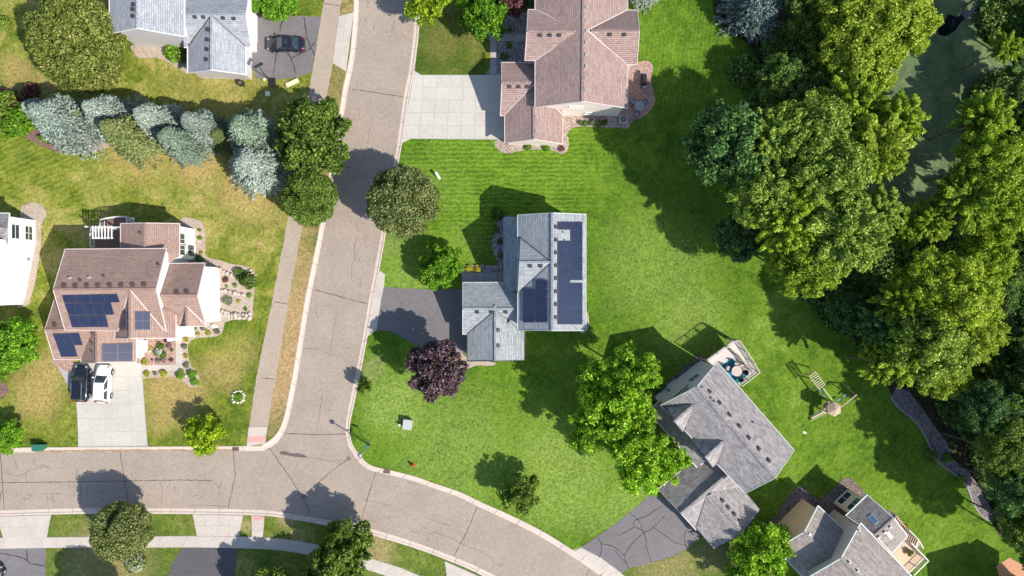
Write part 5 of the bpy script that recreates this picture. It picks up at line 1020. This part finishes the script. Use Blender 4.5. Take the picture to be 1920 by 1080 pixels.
def plumes(name, R, H, K, per, leaf, mat_, wid=.2, jit=.7):
    """feathery crown: tapering sprays that leave the middle of the crown and fan outwards and upwards"""
    d = dirs(K, -.25)[:K]; C = []; Nn = []; S = []; U = []; rad = np.array([R, R, H/2])
    for i, q in enumerate(d):
        L = RG.uniform(.72, 1.08); t = .25+.75*RG.random(per)**.55; bend = np.array([0, 0, RG.uniform(-.12, .1)])
        o_ = RG.normal(0, 1, (per, 3)); o_ /= np.linalg.norm(o_, axis=1)[:, None]; wd = wid*R*RG.uniform(.7, 1.3)*(1.15-t*.8)*RG.random(per)**.35
        C.append((q*L*t[:, None]+bend*(t**2)[:, None])*rad+o_*wd[:, None]); Nn.append(o_*.7+q*.5+np.array([0, 0, .45])); S.append(leaf*RG.uniform(.6, 1.3, per)); U.append(np.tile(q*rad/R, (per, 1))+RG.normal(0, .45, (per, 3)))
    return leafmesh(name, np.vstack(C), np.vstack(Nn), np.concatenate(S), M[mat_], .34, jit, np.vstack(U))
def spruce(name, mat_, R=1., H=1., nb=2100, per=22):
    """unit spruce: branch sprays round a cone, tips proud"""
    C = []; Nn = []; S = []; UU = []
    t = RG.random(nb)**.75; t = t[t < .985]; a = RG.uniform(0, 2*np.pi, len(t)); rr = (1-t)**.66*(1+.12*np.sin(a*3+t*9))*RG.uniform(.68, 1.14, len(t))+.02
    for ti, ai, ri in zip(t, a, rr):
        base = np.array([np.cos(ai), np.sin(ai), 0.]); L = .12+.14*(1-ti); s = RG.random(per)**.7
        pos = base*(ri-L*(1-s))[:, None]; sp = RG.normal(0, .022+.02*(1-ti), (per, 3)); sp[:, 2] *= .35; pos = pos+sp*(1.2-s)[:, None]
        pos[:, 2] = pos[:, 2]+ti*.97-.05*(s-.5)*(1-ti)*.6+.015; C.append(pos); Nn.append(np.tile(base*.55+np.array([0, 0, .8]), (per, 1))); S.append(np.full(per, .036)*RG.uniform(.6, 1.3, per)); UU.append(np.tile(base*.8+np.array([-np.sin(ai), np.cos(ai), 0])*RG.choice([-1, 1])*.35+np.array([0, 0, .12]), (per, 1)))
    C = np.vstack(C); Nn = np.vstack(Nn); S = np.concatenate(S); me = leafmesh(name, C, Nn, S, M[mat_], .24, .45, np.vstack(UU))
    return me
def trunkmesh(name, seed, limbs=7, r=.028, spread=.32, conif=False):
    rd = random.Random(seed); mb = MB(); mb.tube([(0, 0, 0), (.01, .01, .4), (rd.uniform(-.02, .02), rd.uniform(-.02, .02), 1.05 if not conif else 1.)], [r*1.3, r, r*.35 if not conif else .004], 9)
    if not conif:
        for k in range(limbs):
            a = k*2.4+rd.random(); z = .45+.4*k/limbs; e = spread*rd.uniform(.7, 1.1); mb.tube([(0, 0, z), (math.cos(a)*e*.5, math.sin(a)*e*.5, z+.16), (math.cos(a)*e, math.sin(a)*e, z+.33)], [r*.6, r*.35, r*.1], 6)
            mb.tube([(math.cos(a)*e*.5, math.sin(a)*e*.5, z+.16), (math.cos(a+.6)*e*.9, math.sin(a+.6)*e*.9, z+.24)], [r*.3, r*.08], 5)
    return mb.data(name, mats=[M['trunk']], smooth=False)
TR = [trunkmesh('trunk', 3), trunkmesh('trunk', 9, 9)]; TRC = trunkmesh('trunk', 5, 0, .016, conif=True)
K_ = {}
K_['dome'] = [(crown('dome_leaves', 4.3, 6.4, 150, 46000, .14, (.13, .24), .86, jit=.9, irr=.03, shell=(.6, 1.15)), 4.3), (crown('dome_leaves', 4.3, 6.6, 130, 46000, .14, (.13, .25), .86, jit=.9, irr=.04, shell=(.6, 1.15)), 4.3)]
K_['maple'] = [(crown('maple_leaves', 3.6, 5.6, 80, 19000, .2, (.12, .26), .87, irr=.2, jit=1.2, shell=(.6, 1.15), rough=.2), 3.6), (crown('maple_leaves', 3.6, 5.8, 64, 19000, .2, (.12, .28), .86, irr=.22, jit=1.2, shell=(.6, 1.15), rough=.2), 3.6)]
K_['airy'] = [(crown('airy_leaves', 3., 5., 64, 10500, .195, (.1, .26), .9, irr=.2, jit=1.4, shell=(.4, 1.2), rough=.3), 3.), (crown('airy_leaves', 3., 5.2, 56, 10500, .195, (.1, .27), .9, irr=.22, jit=1.4, shell=(.4, 1.2), rough=.3), 3.)]
K_['wood'] = [(crown('woodland_leaves', 5.4, 9.5, 120+12*i, 36000, .235, (.08, .22), .9, irr=.2, jit=1.25, rough=.35, shell=(.4, 1.2), asp=.45), 5.4) for i in range(4)]
K_['wood'] = K_['wood'][:2]+[(plumes('feathery_leaves', 5.6, 10., 95, 440, .27, 'lf_wood'), 5.4), (plumes('feathery_leaves', 5.8, 10., 75, 540, .27, 'lf_wood', .23), 5.4), (plumes('feathery_leaves', 5.5, 9.5, 120, 340, .25, 'lf_wood', .17), 5.4)]
K_['dark'] = [(crown('dense_leaves', 4.6, 8.5, 110, 26000, .215, (.1, .22), .88, irr=.14, jit=1.1, shell=(.5, 1.15)), 4.6)]
K_['under'] = [(crown('shrub_leaves', 2.6, 3.6, 26, 6500, .22, (.2, .4), .7, irr=.2, jit=.9), 2.6), (crown('shrub_leaves', 2.6, 3.2, 20, 6500, .24, (.2, .45), .7, irr=.25, jit=1.), 2.6)]
K_['shrub'] = [(crown('bush_leaves', 1., 1.2, 18, 1500, .1, (.25, .45), .65, jit=.9, zmin=0), 1.), (crown('bush_leaves', 1., 1.1, 12, 1200, .11, (.3, .5), .6, jit=1., zmin=0), 1.)]
SPR = [spruce('spruce_needles', 'lf_blue'), spruce('spruce_needles', 'lf_blue', nb=2000)]
def mid(px, py, z): return W(px, py, z)
def tree(px, py, r, z, kind, mat_, label, group=None, sz=1., v=None, name='tree', cat='tree', rz=None, tw=1., sx=1.):
    c = W(px, py, z); me, R0 = K_[kind][RG.integers(len(K_[kind])) if v is None else v]; Rm = r/PPM*(HC-z)/HC; s = Rm/R0
    o = thing(name, (c.x, c.y, ZL), label, cat, group); a = RG.uniform(0, 6.28) if rz is None else rz
    place(me, 'crown', (c.x, c.y, z), o, a, (s*sx, s, s*sz), M[mat_])
    place(TR[int(RG.integers(2))], 'trunk', (c.x, c.y, .05), o, RG.uniform(0, 6), (Rm*1.4*tw, Rm*1.4*tw, z*.95)); return o
def conifer(px, py, R, H, mat_, label, group='spruces in the mixed row', v=0, rz=0.):
    c = W(px, py, 0); o = thing('spruce_tree', (c.x, c.y, ZL), label, 'spruce', group); R *= 1.1; H *= 1.08; place(SPR[v], 'crown', (c.x, c.y, .15), o, rz, (R, R, H), M[mat_]); place(TRC, 'trunk', (c.x, c.y, .05), o, 0, (R*4, R*4, H*.97)); return o
def shrub(px, py, r, mat_, label, name='shrub', cat='shrub', group=None, z=.45, v=None, sz=1.):
    c = W(px, py, z); me, R0 = K_['shrub'][int(RG.integers(2)) if v is None else v]; s = r/PPM
    o = place(me, name, (c.x, c.y, .12+s*.25), None, RG.uniform(0, 6), (s, s, s*sz), M[mat_]); return tag(o, label, cat, group)
st = 'street and garden trees'
tree(148, 82, 81, 4.6, 'dome', 'lf_olive', 'huge smooth olive green tree beside the pale grey house', st, 1.15, 0, sx=1.04)
tree(590, 262, 62, 4.4, 'maple', 'lf_maple', 'dark green broad tree over the path, upper of the touching pair', st, 1.2, 0); tree(581, 371, 49, 3.6, 'dome', 'lf_maple', 'smaller olive green tree over the path, lower of the touching pair', st, 1.1, 1)
tree(757, 380, 64, 4.8, 'dome', 'lf_street', 'dense dusty olive street tree at the kerb casting shade on the road', st, 1.05, 1); tree(829, 500, 37, 2.6, 'maple', 'lf_bright', 'small bright green tree beside the entry walk bushes', st, 1.1, 1)
tree(815, 689, 48, 5.4, 'maple', 'lf_purple', 'dark purple leaved tree at the foot of the grey driveway', st, 1.1, 0); tree(977, 923, 33, 2.6, 'airy', 'lf_maple', 'small dark green tree alone on the big front lawn', st, 1.25, 0, sx=.9)
tree(1428, 1032, 46, 4., 'airy', 'lf_locust', 'bright green tree between angled house and tan house', st, 1.2, 1); tree(1405, 1080, 36, 3.4, 'airy', 'lf_locust', 'bright green tree cut by the lower frame edge beside the angled garage', st, 1.1, 0)
tree(905, 30, 42, 3.4, 'maple', 'lf_bright', 'rounded bright green tree above the olive lawn patch', st, 1.1, 1); tree(808, -6, 44, 3.8, 'airy', 'lf_yellow', 'yellow green tree overhanging the top of the road', st, 1.1, 1); tree(962, 2, 26, 3., 'maple', 'lf_barb', 'brownish small tree between green tree and red roof', st, 1., 0)
tree(1000, -8, 20, 2.5, 'maple', 'lf_dark', 'small dark tree at the top entry bed', st)
tree(22, 642, 43, 3.4, 'maple', 'lf_bright', 'bright green tree at the west edge below the white house', st, 1.1, 0); tree(-6, 660, 45, 4.2, 'maple', 'lf_bright', 'taller bright green tree mostly beyond the west edge', st, 1.1, 1)
tree(18, 818, 26, 2.3, 'maple', 'lf_bright', 'small bright green tree at the kerb near the green bins', st, 1., 1); tree(384, 813, 31, 2.6, 'airy', 'lf_yellow', 'young yellow green tree at the north kerb', st, 1.1, 0)
tree(230, 993, 52, 4., 'dome', 'lf_street', 'dark green street tree on the verge south of the road', st, 1.15, 1); tree(640, 1032, 50, 4., 'maple', 'lf_maple', 'green street tree by the curved pavement, storm drain in its shade', st, 1.25, 1, sx=.95)
tree(600, 1118, 50, 4.2, 'maple', 'lf_maple', 'tree just below the frame shading the curved pavement lawn', st, 1.2, 0); tree(500, 1122, 46, 4., 'maple', 'lf_maple', 'tree just below the frame beside the dark driveway', st, 1.2, 1); tree(182, 1142, 48, 4.4, 'dome', 'lf_maple', 'tree just below the frame behind the white flowering bush', st, 1.2, 0)
tree(525, 2, 34, 1.6, 'under', 'lf_bright', 'wide green shrub at the top of the black car driveway', st, .8, 0); tree(478, -6, 22, 1.6, 'under', 'lf_bright', 'green shrub over the garage roof corner at the top', st, .8, 1)
tree(683, 722, 12, 1.7, 'airy', 'lf_maple', 'thin young tree by the kerb with sparse leaves', st, 1.7, 0)
# honey locust of several crowns: lower right of the solar house
lg = 'crowns of the bright locust group by the angled house'
for px, py, r, z, v, lb in ((1178, 700, 50, 6.6, 0, 'topmost crown of the bright locust group, shading the gap to the solar house'), (1128, 722, 46, 4.6, 1, 'darker side crown of the locust group nearest the solar house'), (1150, 765, 58, 5.6, 1, 'wide middle crown of the bright locust group'), (1110, 805, 44, 4.6, 0, 'crown of the locust group nearest the small lone lawn tree'),
                            (1190, 815, 52, 6., 0, 'crown of the locust group touching the porch roof'), (1200, 866, 50, 5.2, 1, 'lowest crown of the locust group above the lawn'), (1248, 862, 40, 5., 0, 'crown of the locust group beside the garage wall')):
    tree(px, py, r*.9, z*1.2, 'airy', 'lf_locust', lb, lg, 1.3, v)
    # thicker inside foliage so that the crown closes
# spruces
for (px, py, R, H, m, lb, v) in ((166, 243, 3.4, 9.5, 'lf_blue', 'large pale blue spruce at the west end of the row above the sand strip', 0), (125, 226, 2.2, 7., 'lf_blue', 'pale blue spruce tucked behind the west end of the row', 1), (188, 232, 1.5, 5.5, 'lf_sage', 'narrow olive conifer between the two westmost blue spruces', 0),
                                 (250, 235, 2.9, 9., 'lf_blue', 'frosty white blue spruce behind the long sage green spruce', 1), (283, 270, 2.8, 9.5, 'lf_sage', 'long sage green spruce lying across the middle of the row', 0), (330, 243, 2.5, 8.5, 'lf_blue', 'pale blue spruce just east of the sage green spruce', 1),
                                 (368, 280, 2.4, 8., 'lf_blueg', 'green tinted blue spruce with its foot by the bare dry patch', 0), (402, 250, 2.3, 7.5, 'lf_blue', 'frosty spruce between green tinted spruce and small olive conifer', 1), (428, 265, 1.7, 4., 'lf_sage', 'small round olive conifer in the gap of the row', 0),
                                 (492, 262, 3., 8., 'lf_blueg', 'blue green spruce under the path trees, upper of two', 1), (500, 322, 3.3, 7.5, 'lf_blue', 'frosty blue spruce at the east end, lower of two', 0)):
    conifer(px, py, R, H, m, lb, v=v, rz=px)
conifer(1207, -8, 1.9, 4.5, 'lf_blue', 'pale spruce beside the red brown roof at the top', 'spruces by the wood', 0); conifer(1400, 30, 3.4, 7., 'lf_slate', 'slate blue spruce at the top of the wood edge', 'spruces by the wood', 1, 1.)
# woods
wg = 'trees of the wood along the east side'
WT = [(1372, 268, 78, 8.6, 'dark', 'lf_dark', 'deep green round maple at the lawn edge of the wood', 1.1), (1440, 262, 60, 9.8, 'wood', 'lf_ash', 'light ash tree directly behind the deep green maple', 1.1), (1520, 255, 66, 9.5, 'wood', 'lf_ash', 'tall ash north of the wood centre', 1.1), (1550, 330, 72, 9.8, 'wood', 'lf_ash', 'broad ash in the middle of the wood', 1.1),
      (1432, 365, 58, 9., 'wood', 'lf_ash', 'ash crown hanging over the shaded lawn', 1.1), (1480, 420, 74, 9.3, 'wood', 'lf_wood', 'large green crown above the sunlit lawn bay', 1.1), (1570, 440, 78, 10., 'wood', 'lf_ash', 'largest pale crown at the south of the wood centre', 1.1), (1512, 490, 62, 8.5, 'wood', 'lf_wood', 'crown jutting lowest into the lawn bay', 1.1), (1385, 440, 44, 4.6, 'wood', 'lf_dark', 'low dark tree at the foot of the big crowns', 1.),
      (1640, 275, 62, 9.6, 'wood', 'lf_gold', 'gold tinted crown leaning to the pond', 1.1), (1685, 225, 52, 9., 'wood', 'lf_wood', 'crown at the pond bank jutting out', 1.1), (1600, 200, 66, 7.8, 'wood', 'lf_wood', 'mixed crown between pond and slate spruce', 1.), (1545, 130, 52, 4.8, 'wood', 'lf_maple', 'lower thicket tree with reddish gaps beside it', .9), (1612, 108, 66, 6.4, 'wood', 'lf_gold', 'golden willow north west of the pond', .9),
      (1680, 34, 66, 7.5, 'wood', 'lf_gold', 'golden willow at the top above the pond', .9), (1620, 20, 72, 7., 'wood', 'lf_gold', 'golden crown at the top frame edge', .9), (1530, 40, 52, 4.6, 'wood', 'lf_maple', 'thicket tree east of the slate spruce', .9), (1510, -30, 50, 6., 'wood', 'lf_under', 'dark thicket tree at the top frame edge', .9),
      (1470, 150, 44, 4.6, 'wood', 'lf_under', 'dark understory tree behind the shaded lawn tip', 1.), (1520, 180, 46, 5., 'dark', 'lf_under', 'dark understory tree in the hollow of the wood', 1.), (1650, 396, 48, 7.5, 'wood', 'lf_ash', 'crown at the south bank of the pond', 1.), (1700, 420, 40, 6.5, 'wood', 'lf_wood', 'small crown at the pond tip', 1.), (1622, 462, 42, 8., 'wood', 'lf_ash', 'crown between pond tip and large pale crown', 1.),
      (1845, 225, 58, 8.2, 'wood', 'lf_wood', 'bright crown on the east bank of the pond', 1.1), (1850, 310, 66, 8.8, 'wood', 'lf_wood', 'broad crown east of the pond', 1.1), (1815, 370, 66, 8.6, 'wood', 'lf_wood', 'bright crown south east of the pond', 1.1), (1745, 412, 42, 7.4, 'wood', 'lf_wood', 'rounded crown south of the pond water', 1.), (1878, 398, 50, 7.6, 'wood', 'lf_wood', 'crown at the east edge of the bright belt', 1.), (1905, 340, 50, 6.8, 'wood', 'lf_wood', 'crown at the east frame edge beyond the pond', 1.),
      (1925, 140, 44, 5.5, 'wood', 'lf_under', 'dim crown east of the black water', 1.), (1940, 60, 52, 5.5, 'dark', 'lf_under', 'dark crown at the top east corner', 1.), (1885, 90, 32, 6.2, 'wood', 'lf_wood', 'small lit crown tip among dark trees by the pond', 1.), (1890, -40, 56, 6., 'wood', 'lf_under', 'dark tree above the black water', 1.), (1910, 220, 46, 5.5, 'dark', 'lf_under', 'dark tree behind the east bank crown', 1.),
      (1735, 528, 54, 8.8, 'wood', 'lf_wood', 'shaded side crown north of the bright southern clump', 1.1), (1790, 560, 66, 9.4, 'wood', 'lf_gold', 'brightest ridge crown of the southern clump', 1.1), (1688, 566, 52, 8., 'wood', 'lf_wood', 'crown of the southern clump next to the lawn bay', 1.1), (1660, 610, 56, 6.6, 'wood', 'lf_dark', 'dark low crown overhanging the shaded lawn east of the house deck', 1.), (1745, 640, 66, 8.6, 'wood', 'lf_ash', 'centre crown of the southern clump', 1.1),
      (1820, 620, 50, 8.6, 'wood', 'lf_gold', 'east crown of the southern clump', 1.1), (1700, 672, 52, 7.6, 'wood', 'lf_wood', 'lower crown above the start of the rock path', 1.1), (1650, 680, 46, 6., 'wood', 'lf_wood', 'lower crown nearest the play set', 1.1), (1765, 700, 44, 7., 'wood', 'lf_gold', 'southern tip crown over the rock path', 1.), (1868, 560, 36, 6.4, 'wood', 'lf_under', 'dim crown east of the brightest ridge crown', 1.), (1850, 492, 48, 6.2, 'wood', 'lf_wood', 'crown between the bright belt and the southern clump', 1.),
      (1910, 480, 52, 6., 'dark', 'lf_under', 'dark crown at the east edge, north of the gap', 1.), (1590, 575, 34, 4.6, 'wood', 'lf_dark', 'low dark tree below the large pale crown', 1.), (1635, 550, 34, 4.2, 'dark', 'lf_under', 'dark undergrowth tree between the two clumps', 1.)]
for px, py, r, z, kd, mt, lb, sz in WT: tree(px, py, r*.96, z*(1.22 if z > 5.4 else 1.05), kd, mt, lb, wg, sz, tw=.8)
dg = 'dark low trees of the south east wood'; names = ['beside the bright southern clump', 'behind the rock path bend', 'at the east frame edge', 'over the narrow part of the rock path', 'near the lower corner house', 'in the thick of the south wood', 'at the end of the rock path', 'by the black gap in the wood']
DT = [(1880, 650, 46, 5.5), (1900, 590, 44, 5.5), (1860, 700, 42, 6.5), (1915, 720, 46, 8), (1852, 762, 42, 10), (1885, 790, 46, 10), (1806, 770, 18, 2.2), (1920, 860, 46, 8.5), (1880, 850, 40, 10.5), (1846, 838, 14, 1.8), (1912, 920, 44, 10.5), (1925, 990, 44, 9.5), (1900, 965, 15, 2), (1935, 940, 40, 8.5), (1828, 712, 32, 5.2), (1950, 1030, 44, 8), (1960, 660, 50, 10.5), (1970, 780, 50, 10.5)]
dl = ['dim tree east of the southern clump tip', 'dim tree in the east, level with the brightest crown', 'dark tree in the fold below the southern clump', 'mid green tree at the east edge with lit top', 'dark tree where the rock path first bends', 'mid green tree in the thick of the south wood', 'low bush on the rock path rim', 'tree at the east edge above the black gap',
      'dark tree by the narrow middle of the rock path', 'low bush at the narrow middle of the rock path', 'tree at the lower end of the rock path', 'tree beside the lower corner house', 'bush over the end of the rock path', 'tree at the east edge below the black gap', 'dark tree against the golden southern tip', 'tree beyond the east edge near the corner house', 'tree beyond the east edge by the dim clump', 'tree beyond the east edge in mid wood']
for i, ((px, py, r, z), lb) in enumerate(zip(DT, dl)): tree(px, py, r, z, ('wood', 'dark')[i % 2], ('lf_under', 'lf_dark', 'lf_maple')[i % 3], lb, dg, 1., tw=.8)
for px, py, r, z, lb in ((2040, 720, 56, 9, 'tall shade tree added past the east edge behind the mid wood'), (2040, 900, 56, 9, 'tall shade tree added past the east edge below the black gap'), (2020, 160, 50, 9, 'tall shade tree added past the east edge behind the pond'), (1975, 300, 46, 8, 'tall shade tree added past the east edge by the bright belt'), (2010, 430, 50, 9, 'tall shade tree added past the east edge at the belt end')):
    tree(px, py, r, z, 'wood', 'lf_under', lb, dg, 1.1, tw=.8)  # unseen trees, added past the edge to shade the wood in view
for px, py, r, z, lb in ((1884, 885, 34, 5.2, 'mid height tree filling the lower belt beside the rock path'), (1905, 945, 32, 5., 'mid height tree above the end of the rock path'), (1872, 815, 30, 4.8, 'mid height tree at the narrow middle of the rock path'), (1850, 728, 28, 5., 'mid height tree east of the golden southern tip')):
    tree(px, py, r, z, 'dark', 'lf_maple', lb, dg, 1., tw=.8)
# ground-level thicket that nobody could count: one stuff object
C = []; Nn = []; S = []
def thick(px, py, r, n, hmax):
    a = RG.uniform(0, 6.28, n); q = np.sqrt(RG.random(n))*r/PPM; c = W(px, py, 1.); z = RG.uniform(.1, hmax, n)*(1-(q/(r/PPM))**2*.6)
    C.append(np.stack([c.x+np.cos(a)*q, c.y+np.sin(a)*q, ZL+z], 1)); Nn.append(np.tile([0, 0, 1.], (n, 1))); S.append(RG.uniform(.12, .3, n))
for q in [(1480, 90, 50), (1450, 200, 45), (1500, 250, 60), (1400, 130, 30), (1550, 80, 70), (1900, 30, 60), (1890, 200, 70), (1900, 500, 80), (1860, 620, 80), (1820, 750, 60), (1890, 780, 90), (1875, 880, 42), (1930, 960, 60), (1815, 790, 24), (1850, 860, 24), (1600, 560, 70), (1700, 480, 80), (1780, 470, 60), (1650, 620, 50), (1730, 700, 30), (1790, 750, 30), (1550, 520, 60)]:
    thick(q[0], q[1], q[2], int(q[2]**2*1.3), 2.2 if q[2] > 45 else 1.2)
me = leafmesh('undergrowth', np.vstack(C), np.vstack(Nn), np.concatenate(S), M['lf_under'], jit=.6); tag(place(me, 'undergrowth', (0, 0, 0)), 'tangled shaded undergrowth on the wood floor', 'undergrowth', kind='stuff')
# garden shrubs
z5 = Z(6.75, 240, 590); gs = 'small shrubs of the pebble front garden'
for (x, y, r, m, lb) in ((205, 597, 45, 'lf_lime', 'gold spirea at the corner of driveway and paver garden'), (228, 752, 45, 'lf_lime', 'gold spirea south of the walk, nearest the driveway'), (447, 745, 50, 'lf_lime', 'gold spirea south of the walk, nearest the hostas'), (728, 317, 38, 'lf_lime', 'gold spirea beside the top of the vertical walk'), (722, 523, 33, 'lf_lime', 'gold spirea halfway along the vertical walk'), (880, 240, 30, 'lf_lime', 'gold spirea on the pebble curve, western of two'), (1005, 225, 37, 'lf_lime', 'gold spirea on the pebble curve, eastern of two'),
                         (333, 742, 30, 'lf_grey', 'sage tuft between the two gold spireas south of the walk'), (372, 582, 32, 'lf_grey', 'grey shrub below the fountain planting'), (436, 582, 35, 'lf_pinkf', 'dusty pink shrub below the fountain planting'), (296, 574, 17, 'lf_barb', 'tiny dark red shrub beside the fountain planting'), (735, 638, 42, 'lf_grey', 'grey shrub just above the hostas'), (710, 403, 42, 'lf_grey', 'sage shrub between gold spireas on the vertical walk'),
                         (840, 168, 32, 'lf_maple', 'green shrub under the small gable eave'), (935, 172, 32, 'lf_grey', 'sage shrub under the eave beside the white bench stone'), (1120, 213, 45, 'lf_grey', 'grey shrub at the outer end of the pebble curve'), (543, 572, 30, 'lf_barb', 'copper shrub at the paver garden corner'), (475, 328, 30, 'lf_barb', 'copper shrub at the top edge of the paver garden'), (282, 420, 28, 'lf_lime', 'yellow green shrub near the entry porch'),
                         (515, 395, 40, 'lf_pinkf', 'pink flowering shrub right of the fountain'), (548, 447, 26, 'lf_maple', 'small green shrub under the pink one'), (410, 400, 62, 'lf_maple', 'green ground planting above the fountain'), (380, 480, 55, 'lf_maple', 'green ground planting west of the fountain'), (440, 505, 55, 'lf_maple', 'green ground planting south of the fountain'), (660, 755, 62, 'lf_bright', 'bright hosta clump left of the white boulder'),
                         (812, 750, 62, 'lf_bright', 'bright hosta clump right of the white boulder'), (845, 850, 55, 'lf_bright', 'bright hosta clump at the lower bed tip')):
    p_ = z5([(x, y)])[0]; shrub(p_[0], p_[1], r/6.75, m, lb, group=gs, z=.35)
shrub(447, 745, 9, 'lf_bright', 'bright green planting inside the white stone ring', z=.2, sz=.5)
rg_ = 'shrubs of the rock garden and side beds'
for (x, y, r, m, lb) in ((1243, 478, 58, 'lf_maple', 'large dark green shrub over the top of the rock garden'), (1200, 440, 34, 'lf_maple', 'dark shrub lobe at the rock garden corner'), (1130, 600, 30, 'lf_grey', 'grey green yucca in the middle of the rock garden'), (1253, 568, 17, 'lf_bright', 'small green shrub at the east rim of the rock garden'), (1192, 600, 12, 'lf_lime', 'tiny gold shrub in the rock garden centre'), (1232, 648, 14, 'lf_bright', 'small green shrub above the lower boulders'),
                         (1120, 475, 20, 'lf_barb', 'brown tuft by the garage wall in the rock garden'), (1122, 514, 10, 'lf_bright', 'tiny green tuft above the boulder row'), (1172, 508, 14, 'lf_bright', 'small green tuft under the large dark shrub'), (967, 190, 12, 'lf_bright', 'green tuft in the narrow side bed, topmost'), (967, 233, 16, 'lf_bright', 'green tuft in the narrow side bed, middle'), (977, 318, 12, 'lf_lime', 'gold tuft in the narrow side bed'), (970, 355, 24, 'lf_dark', 'dark shrub in the shaded corner of the white house')):
    p_ = zd([(x, y)])[0]; shrub(p_[0], p_[1], r/3.086, m, lb, group=rg_, z=.35 if r < 40 else .9, sz=1. if r < 40 else 1.6)
og = 'shrubs beside the houses'
for (px, py, r, m, lb, zz) in ((880, 503.5, 8, 'lf_lime', 'round gold shrub at the entry walk, nearer the road', .5), (895, 503.5, 7.5, 'lf_lime', 'round gold shrub at the entry walk, nearer the house', .5), (932, 399, 15, 'lf_under', 'dark round shrub in the shadow of the solar house', 1.), (930, 430, 7, 'lf_maple', 'small shrub in the shaded rock bed, upper', .4), (936, 452, 6, 'lf_maple', 'small shrub in the shaded rock bed, middle', .4), (938, 478, 6, 'lf_maple', 'small shrub in the shaded rock bed, lower', .4),
                               (320, 99, 19, 'lf_bright', 'bright green shrub against the pale grey house wall', 1.), (337, 104, 13, 'lf_maple', 'green shrub in the corner of the pale grey house', .9), (989, 275, 8, 'lf_bright', 'green ball shrub below the brown garage, western', .5), (1024, 276, 8, 'lf_bright', 'green ball shrub below the brown garage, eastern', .5), (1053, 279, 6, 'lf_barb', 'small red brown shrub at the bed corner', .3),
                               (860, 675, 7, 'lf_lime', 'yellow shrub beside the purple tree', .5), (872, 682, 5, 'lf_bright', 'small lime tuft at the pebble edge near the purple tree', .3), (252, 1055, 20, 'lf_maple', 'leafy base of the white flowering bush', .8),
                               (1088, 228, 6, 'lf_grey', 'tuft in the bed below the beige wall, westmost', .4), (1098, 231, 7, 'lf_maple', 'tuft in the bed below the beige wall, second from west', .4), (1110, 229, 7, 'lf_grey', 'tuft in the bed below the beige wall, middle', .4), (1122, 231, 7, 'lf_maple', 'tuft in the bed below the beige wall, fourth from west', .4), (1134, 229, 7, 'lf_maple', 'tuft in the bed below the beige wall, eastmost', .4),
                               (941, 57, 6, 'lf_under', 'dim tuft in the north entry bed beside the red roof', .4), (955, 85, 7, 'lf_under', 'dim tuft in the south entry bed', .4), (945, 105, 8, 'lf_under', 'dim shrub in the south entry bed near garage', .5), (912, 105, 6, 'lf_lime', 'yellow tuft at the lawn edge by the entry walk', .4), (955, 55, 6, 'lf_under', 'second dim tuft in the north entry bed', .4),
                               (48, 215, 30, 'lf_bright', 'bright shrub mass beside the westmost blue spruce', 1.4), (28, 238, 24, 'lf_bright', 'low bright shrub at the mulch bed rim', .8), (8, 190, 28, 'lf_maple', 'green shrub at the west edge above the mulch', 1.4), (30, 195, 17, 'lf_barb', 'red barberry left of the blue spruce', .8), (50, 170, 18, 'lf_barb', 'red barberry above the blue spruce', 1.), (82, 258, 13, 'lf_maple', 'small green shrub on the red mulch', .9), (8, 180, 18, 'lf_barb', 'barberry at the west edge', 1.), (204, 262, 7, 'lf_bright', 'tiny green shrub at the foot of the frosty spruce', .3),
                               (3, 40, 14, 'lf_maple', 'green shrub at the top west edge', 1.), (1150, 770, 20, 'lf_under', 'shaded shrub under the locust group', .6), (1240, 730, 12, 'lf_under', 'shaded shrub beneath the blue grey wall', .6), (1225, 748, 14, 'lf_under', 'shaded shrub at the porch corner', .7), (1700, 990, 6, 'lf_lime', 'yellow green tuft beside the tan deck stairs', .5), (1441, 1000, 12, 'lf_maple', 'shrub in the rock bed beside the tan garage', .6),
                               (1745, 855, 12, 'lf_under', 'low shrub on the rock path rim by the lawn', .4), (1775, 860, 10, 'lf_bright', 'little green shrub on the rock path', .4), (1800, 900, 9, 'lf_bright', 'little green shrub on the lower rock path', .4), (1470, 905, 7, 'lf_bright', 'small pale tuft beside the angled garage corner', .3)):
    shrub(px, py, r, m, lb, group=og, z=zz, sz=1.3 if zz > .8 else 1.)
o, (x_, y_, z_) = PLANT; place(K_['shrub'][0][0], 'plant', (x_, y_, z_), o, 0, (.42, .42, .5), M['lf_dark'])
# white blooms on the hydrangea
c = W(252, 1055, 1.); n = 150; a = RG.uniform(0, 6.28, n); q = np.sqrt(RG.random(n)); mb = MB()
for i in range(n):
    x, y, z = c.x+math.cos(a[i])*q[i]*1.25, c.y+math.sin(a[i])*q[i]*1.25, .35+1.15*math.sqrt(max(0, 1-q[i]**2*.85)); mb.tube([(x, y, z), (x, y, z+.05), (x, y, z+.1)], [.06, .1, .03], 6)
tag(mb.obj('flower_heads', M['lf_white'], None, org=(c.x, c.y, .4)), 'cream white blooms covering the bush below the street tree', 'flowers')
